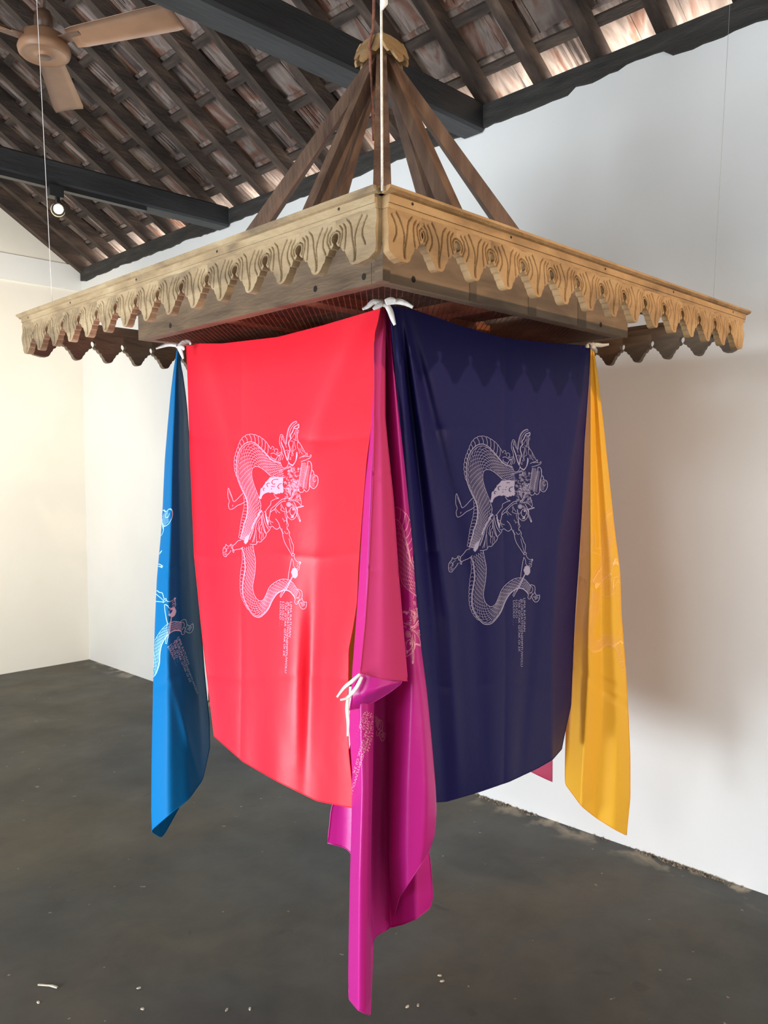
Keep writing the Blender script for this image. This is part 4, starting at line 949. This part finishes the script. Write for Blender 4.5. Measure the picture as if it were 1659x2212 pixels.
flap = [st([(827,664),(811,690),(809,702),(808,760),(809,827),(808,920),(806,1014),(805,1050),(796,1241),(789,1344),(778,1454)], -.115), st([(829,664),(822,760),(820,900),(824,1050),(826,1240),(825,1400),(822,1466)], -.12),
        st([(832,664),(832,720),(831,785),(831,900),(838,973),(849,1077),(859,1226),(874,1403),(880,1471)], -.10)]
sB = sheet(flap, 24, 90, on_d(2.115), lambda u, v, px, py: .003*math.sin(u*7)+.004*ridge(py, 1235-(px-800)*-.15, 5)+.004*ridge(py, 1030, 4), 2)
sling = [[(778,1453,-.11),(764,1485,-.11),(755,1534,-.10)], [(800,1461,-.12),(785,1500,-.13),(782,1528,-.085)], [(820,1466,-.12),(812,1492,-.13),(808,1516,-.08)], [(840,1469,-.115),(838,1482,-.12),(840,1497,-.08)], [(868,1472,-.10),(867,1474,-.10),(866,1477,-.09)]]
sC = sheet(sling, 24, 12, on_d(2.115), None, 1)
crn = [[(838,1560,.14),(838,1700,.14),(838,1850,.14),(845,2003,.12)], [(858,1560,.08),(862,1850,.08),(872,1996,.07)], [(890,1560,.06),(896,1850,.04),(900,1984,.03)], [(915,1560,.07),(922,1800,.07),(931,1877,.06),(935,1940,.06),(928,1962,.06)]]
sD = sheet(crn, 30, 50, on_d(2.115), None, 2)
mag, bvm = cloth('magenta_banner', [sA, sC, sD], CM['mag'], 'long magenta satin banner hanging by one corner in front centre, nearly to the floor', 'banner', tuple(at_dep(836, 664, 2.115)))
fo = mesh('folded_flap', sB[0], sB[1], CM['flap'], mag, True); fo['label'] = 'matte pink reverse of the cloth folded forward'
hb = MB(); hb.tube(sB[2], .0016, 6, cap=False); hb.build('flap_hem', CM['flap'], fo, True)
flapR = [(831,664),(831,785),(831,900),(838,973),(849,1077),(859,1226),(874,1403),(881,1471),(960,1480)]
mma = fit_map([((1090,1050),(868,1282)), ((1133,1107),(884,1384)), ((1146.5,1127),(887,1428)), ((1153.6,1096.7),(912,1404)), ((1035,945),(855,1095)), ((1075,970),(886,1150)), ((1100,1040),(893,1290)), ((1060,985),(872,1190))], 1)
print_on(mag, bvm[0], mma, PM['mag'], CM['mag'], clip=lambda p: p[0] > interp(flapR, p[1])[0]+1.5 and p[1] < 1440, txt=False)
# lettering on the lower fold: baseline runs down and to the left
def tmap(p): 
    s = (p[1]-1293)/147; r = p[0]-1124
    return (809-52*s+r*1.15, 1528+185*s+r*.55)
print_on(mag, bvm[0], tmap, PM['mag'], CM['mag'], clip=lambda p: p[1] > 1536 and p[0] < 806, artw=False, txtmp=tmap)
S0 = strokes; strokes = [(P, w) for P, w in S0 if min(q[0] for q in P) > 1118 and 1255 < min(q[1] for q in P) < 1310]
fl0 = fills; fills = []; cu0 = cuts; cuts = []
print_on(mag, bvm[0], lambda p: (822+(p[0]-1150)*.75-(p[1]-1280)*.1, 1575+(p[1]-1280)*1.15+(p[0]-1150)*.2), PM['mag'], CM['mag'], name='printed_tail', label='pale print of the dragon\'s knotted tail', txt=False, clip=lambda p: 810 < p[0] < 838)
strokes, fills, cuts = S0, fl0, cu0

# ------------------------------------------------------------------ white cotton ties
def strip(mb, pts, w, tw=0.0, th=.0012):
    pts = [Vector(p) for p in pts]; P = []
    for i in range(len(pts)-1):
        p0 = pts[max(i-1, 0)]; p1 = pts[i]; p2 = pts[i+1]; p3 = pts[min(i+2, len(pts)-1)]
        for k in range(5):
            t = k/5; P.append(.5*((2*p1)+(p2-p0)*t+(2*p0-5*p1+4*p2-p3)*t*t+(-p0+3*p1-3*p2+p3)*t**3))
    P.append(pts[-1]); V = []; n = len(P)
    for i, p in enumerate(P):
        d = (P[min(i+1, n-1)]-P[max(i-1, 0)]).normalized(); s = d.cross(F).normalized(); a = tw*i/n; s = s*math.cos(a)+d.cross(s)*math.sin(a); nn = d.cross(s).normalized()
        ww = w*(.55+.45*math.sin(math.pi*min(1, .15+i/n)))
        V += [p-s*ww-nn*th, p+s*ww-nn*th, p+s*ww+nn*th, p-s*ww+nn*th]
    Fc = [(4*i+a, 4*i+b, 4*i+4+b, 4*i+4+a) for i in range(n-1) for a, b in ((0,1),(1,2),(2,3),(3,0))]+[(3,2,1,0), (4*n-4, 4*n-3, 4*n-2, 4*n-1)]
    mb.add(V, Fc)
def tie(dep_, knot, tails, label, w=.007):
    k = at_dep(*knot, dep_); r = empty('cotton_tie', k, label, 'tie')
    mb = MB(); mb.tube([k+RT*-.014, k+RT*-.008+UP*.004, k+UP*-.002-F*.004, k+RT*.009+UP*.003, k+RT*.016], [.003,.0075,.009,.0075,.003], 10); mb.build('knot', M['cotton'], r, True)
    mb = MB(); mb.tube([k+UP*.004, Vector((k.x, k.y, 2.0262))+F*.006], .0022, 6); mb.build('loop', M['cotton'], r, True)
    for i, t in enumerate(tails):
        mb = MB(); strip(mb, [at_dep(p[0], p[1], dep_-.012-.004*i+(p[2] if len(p) > 2 else 0)) for p in t], w, .8); mb.build('tail', M['cotton'], r, True)
tie(2.0, (830, 655), [[(828,655),(808,652),(795,662),(783,668)], [(832,655),(842,670),(848,688),(853,702)], [(834,654),(858,651),(875,655),(892,664)], [(826,656),(815,662),(806,668)], [(832,652),(845,648),(855,650)]], 'white cotton strips knotted at the front corner of the frame')
tie(2.66, (383, 746), [[(382,746),(365,744),(350,748),(337,753)], [(385,747),(391,760),(396,775)], [(388,747),(396,740),(408,738),(412,744)], [(386,748),(394,750),(398,756)]], 'white cotton strips knotted at the left corner, above the blue banner')
tie(2.73, (1276, 746), [[(1275,746),(1288,745),(1300,746),(1315,744)], [(1277,748),(1285,755),(1288,763)], [(1272,747),(1268,748),(1265,750)]], 'white cotton strips knotted at the right corner, above the yellow banner')
for t in ([(778,1456),(760,1472),(744,1485),(728,1506)], [(782,1462),(770,1485),(752,1506),(735,1512)], [(752,1508),(750,1530),(752,1560),(751,1590)]):
    mb = MB(); strip(mb, [at_dep(p[0], p[1], 1.985) for p in t], .0045, .9); o = mb.build('corner_tape', M['cotton'], mag, True); o['label'] = 'white cotton tape sewn to the flap corner'

# ------------------------------------------------------------------ debris on the floor
def chip(px, py, L_, w, ang, label, name='paint_chip', cat='debris', group=None):
    p = at_z(px, py, 0); d = Vector((math.cos(ang), math.sin(ang), 0)); t = Vector((-d.y, d.x, 0)); rnd = random.Random(px); mb = MB(); n = 8
    top = []; 
    for k in range(n):
        a = 2*math.pi*k/n; rr = rnd.uniform(.75, 1.05); top.append(d*L_/2*math.cos(a)*rr+t*w/2*math.sin(a)*rr)
    mb.add([p+q+Vector((0,0,.0)) for q in top]+[p+q*.85+Vector((0,0,.003)) for q in top], [tuple(range(n))[::-1], tuple(range(n, 2*n))]+[(k, (k+1) % n, n+(k+1) % n, n+k) for k in range(n)])
    tag(mb.build(name, M['debris'], None), label, cat, group)
p0, p1, p2 = at_z(82, 2129-0, 0), at_z(110, 2131, 0), at_z(124, 2135, 0)
mb = MB(); mb.beam(p0+Vector((0,0,.003)), p1+Vector((0,0,.003)), .004, .004); mb.beam(p1+Vector((0,0,.003)), p2+Vector((0,0,.003)), .006, .004)
tag(mb.build('straw', M['debris'], None), 'pale straw lying on the dark floor at lower left', 'debris')
for px, py in [(300,2135),(308,2180),(950,2108),(955,2120),(880,2175),(903,2172),(490,2182),(540,2180),(83,2166)]:
    chip(px, py, .016, .009, px*.7, 'small pale chip lying on the dark floor among other specks', group='pale chips on the floor')
random.seed(9); mb = MB()
for k in range(260):
    y = random.choice([random.gauss(1.52, .07), random.gauss(1.35, .05), random.uniform(1.1, 6.5), random.gauss(2.35, .1)]); x = XW-abs(random.gauss(0, .012))-.004; s = random.uniform(.002, .0065)
    if y < 0: continue
    mb.add([(x-s,y-s,0),(x+s*.3,y-s,0),(x+s*.3,y+s,0),(x-s,y+s,0),(x-s*.2,y,s*1.4)], [(0,1,4),(1,2,4),(2,3,4),(3,0,4)])
tag(mb.build('plaster_crumbs', M['soil'], None), 'crumbled plaster and dirt along the foot of the right wall', 'crumbs', kind='stuff')
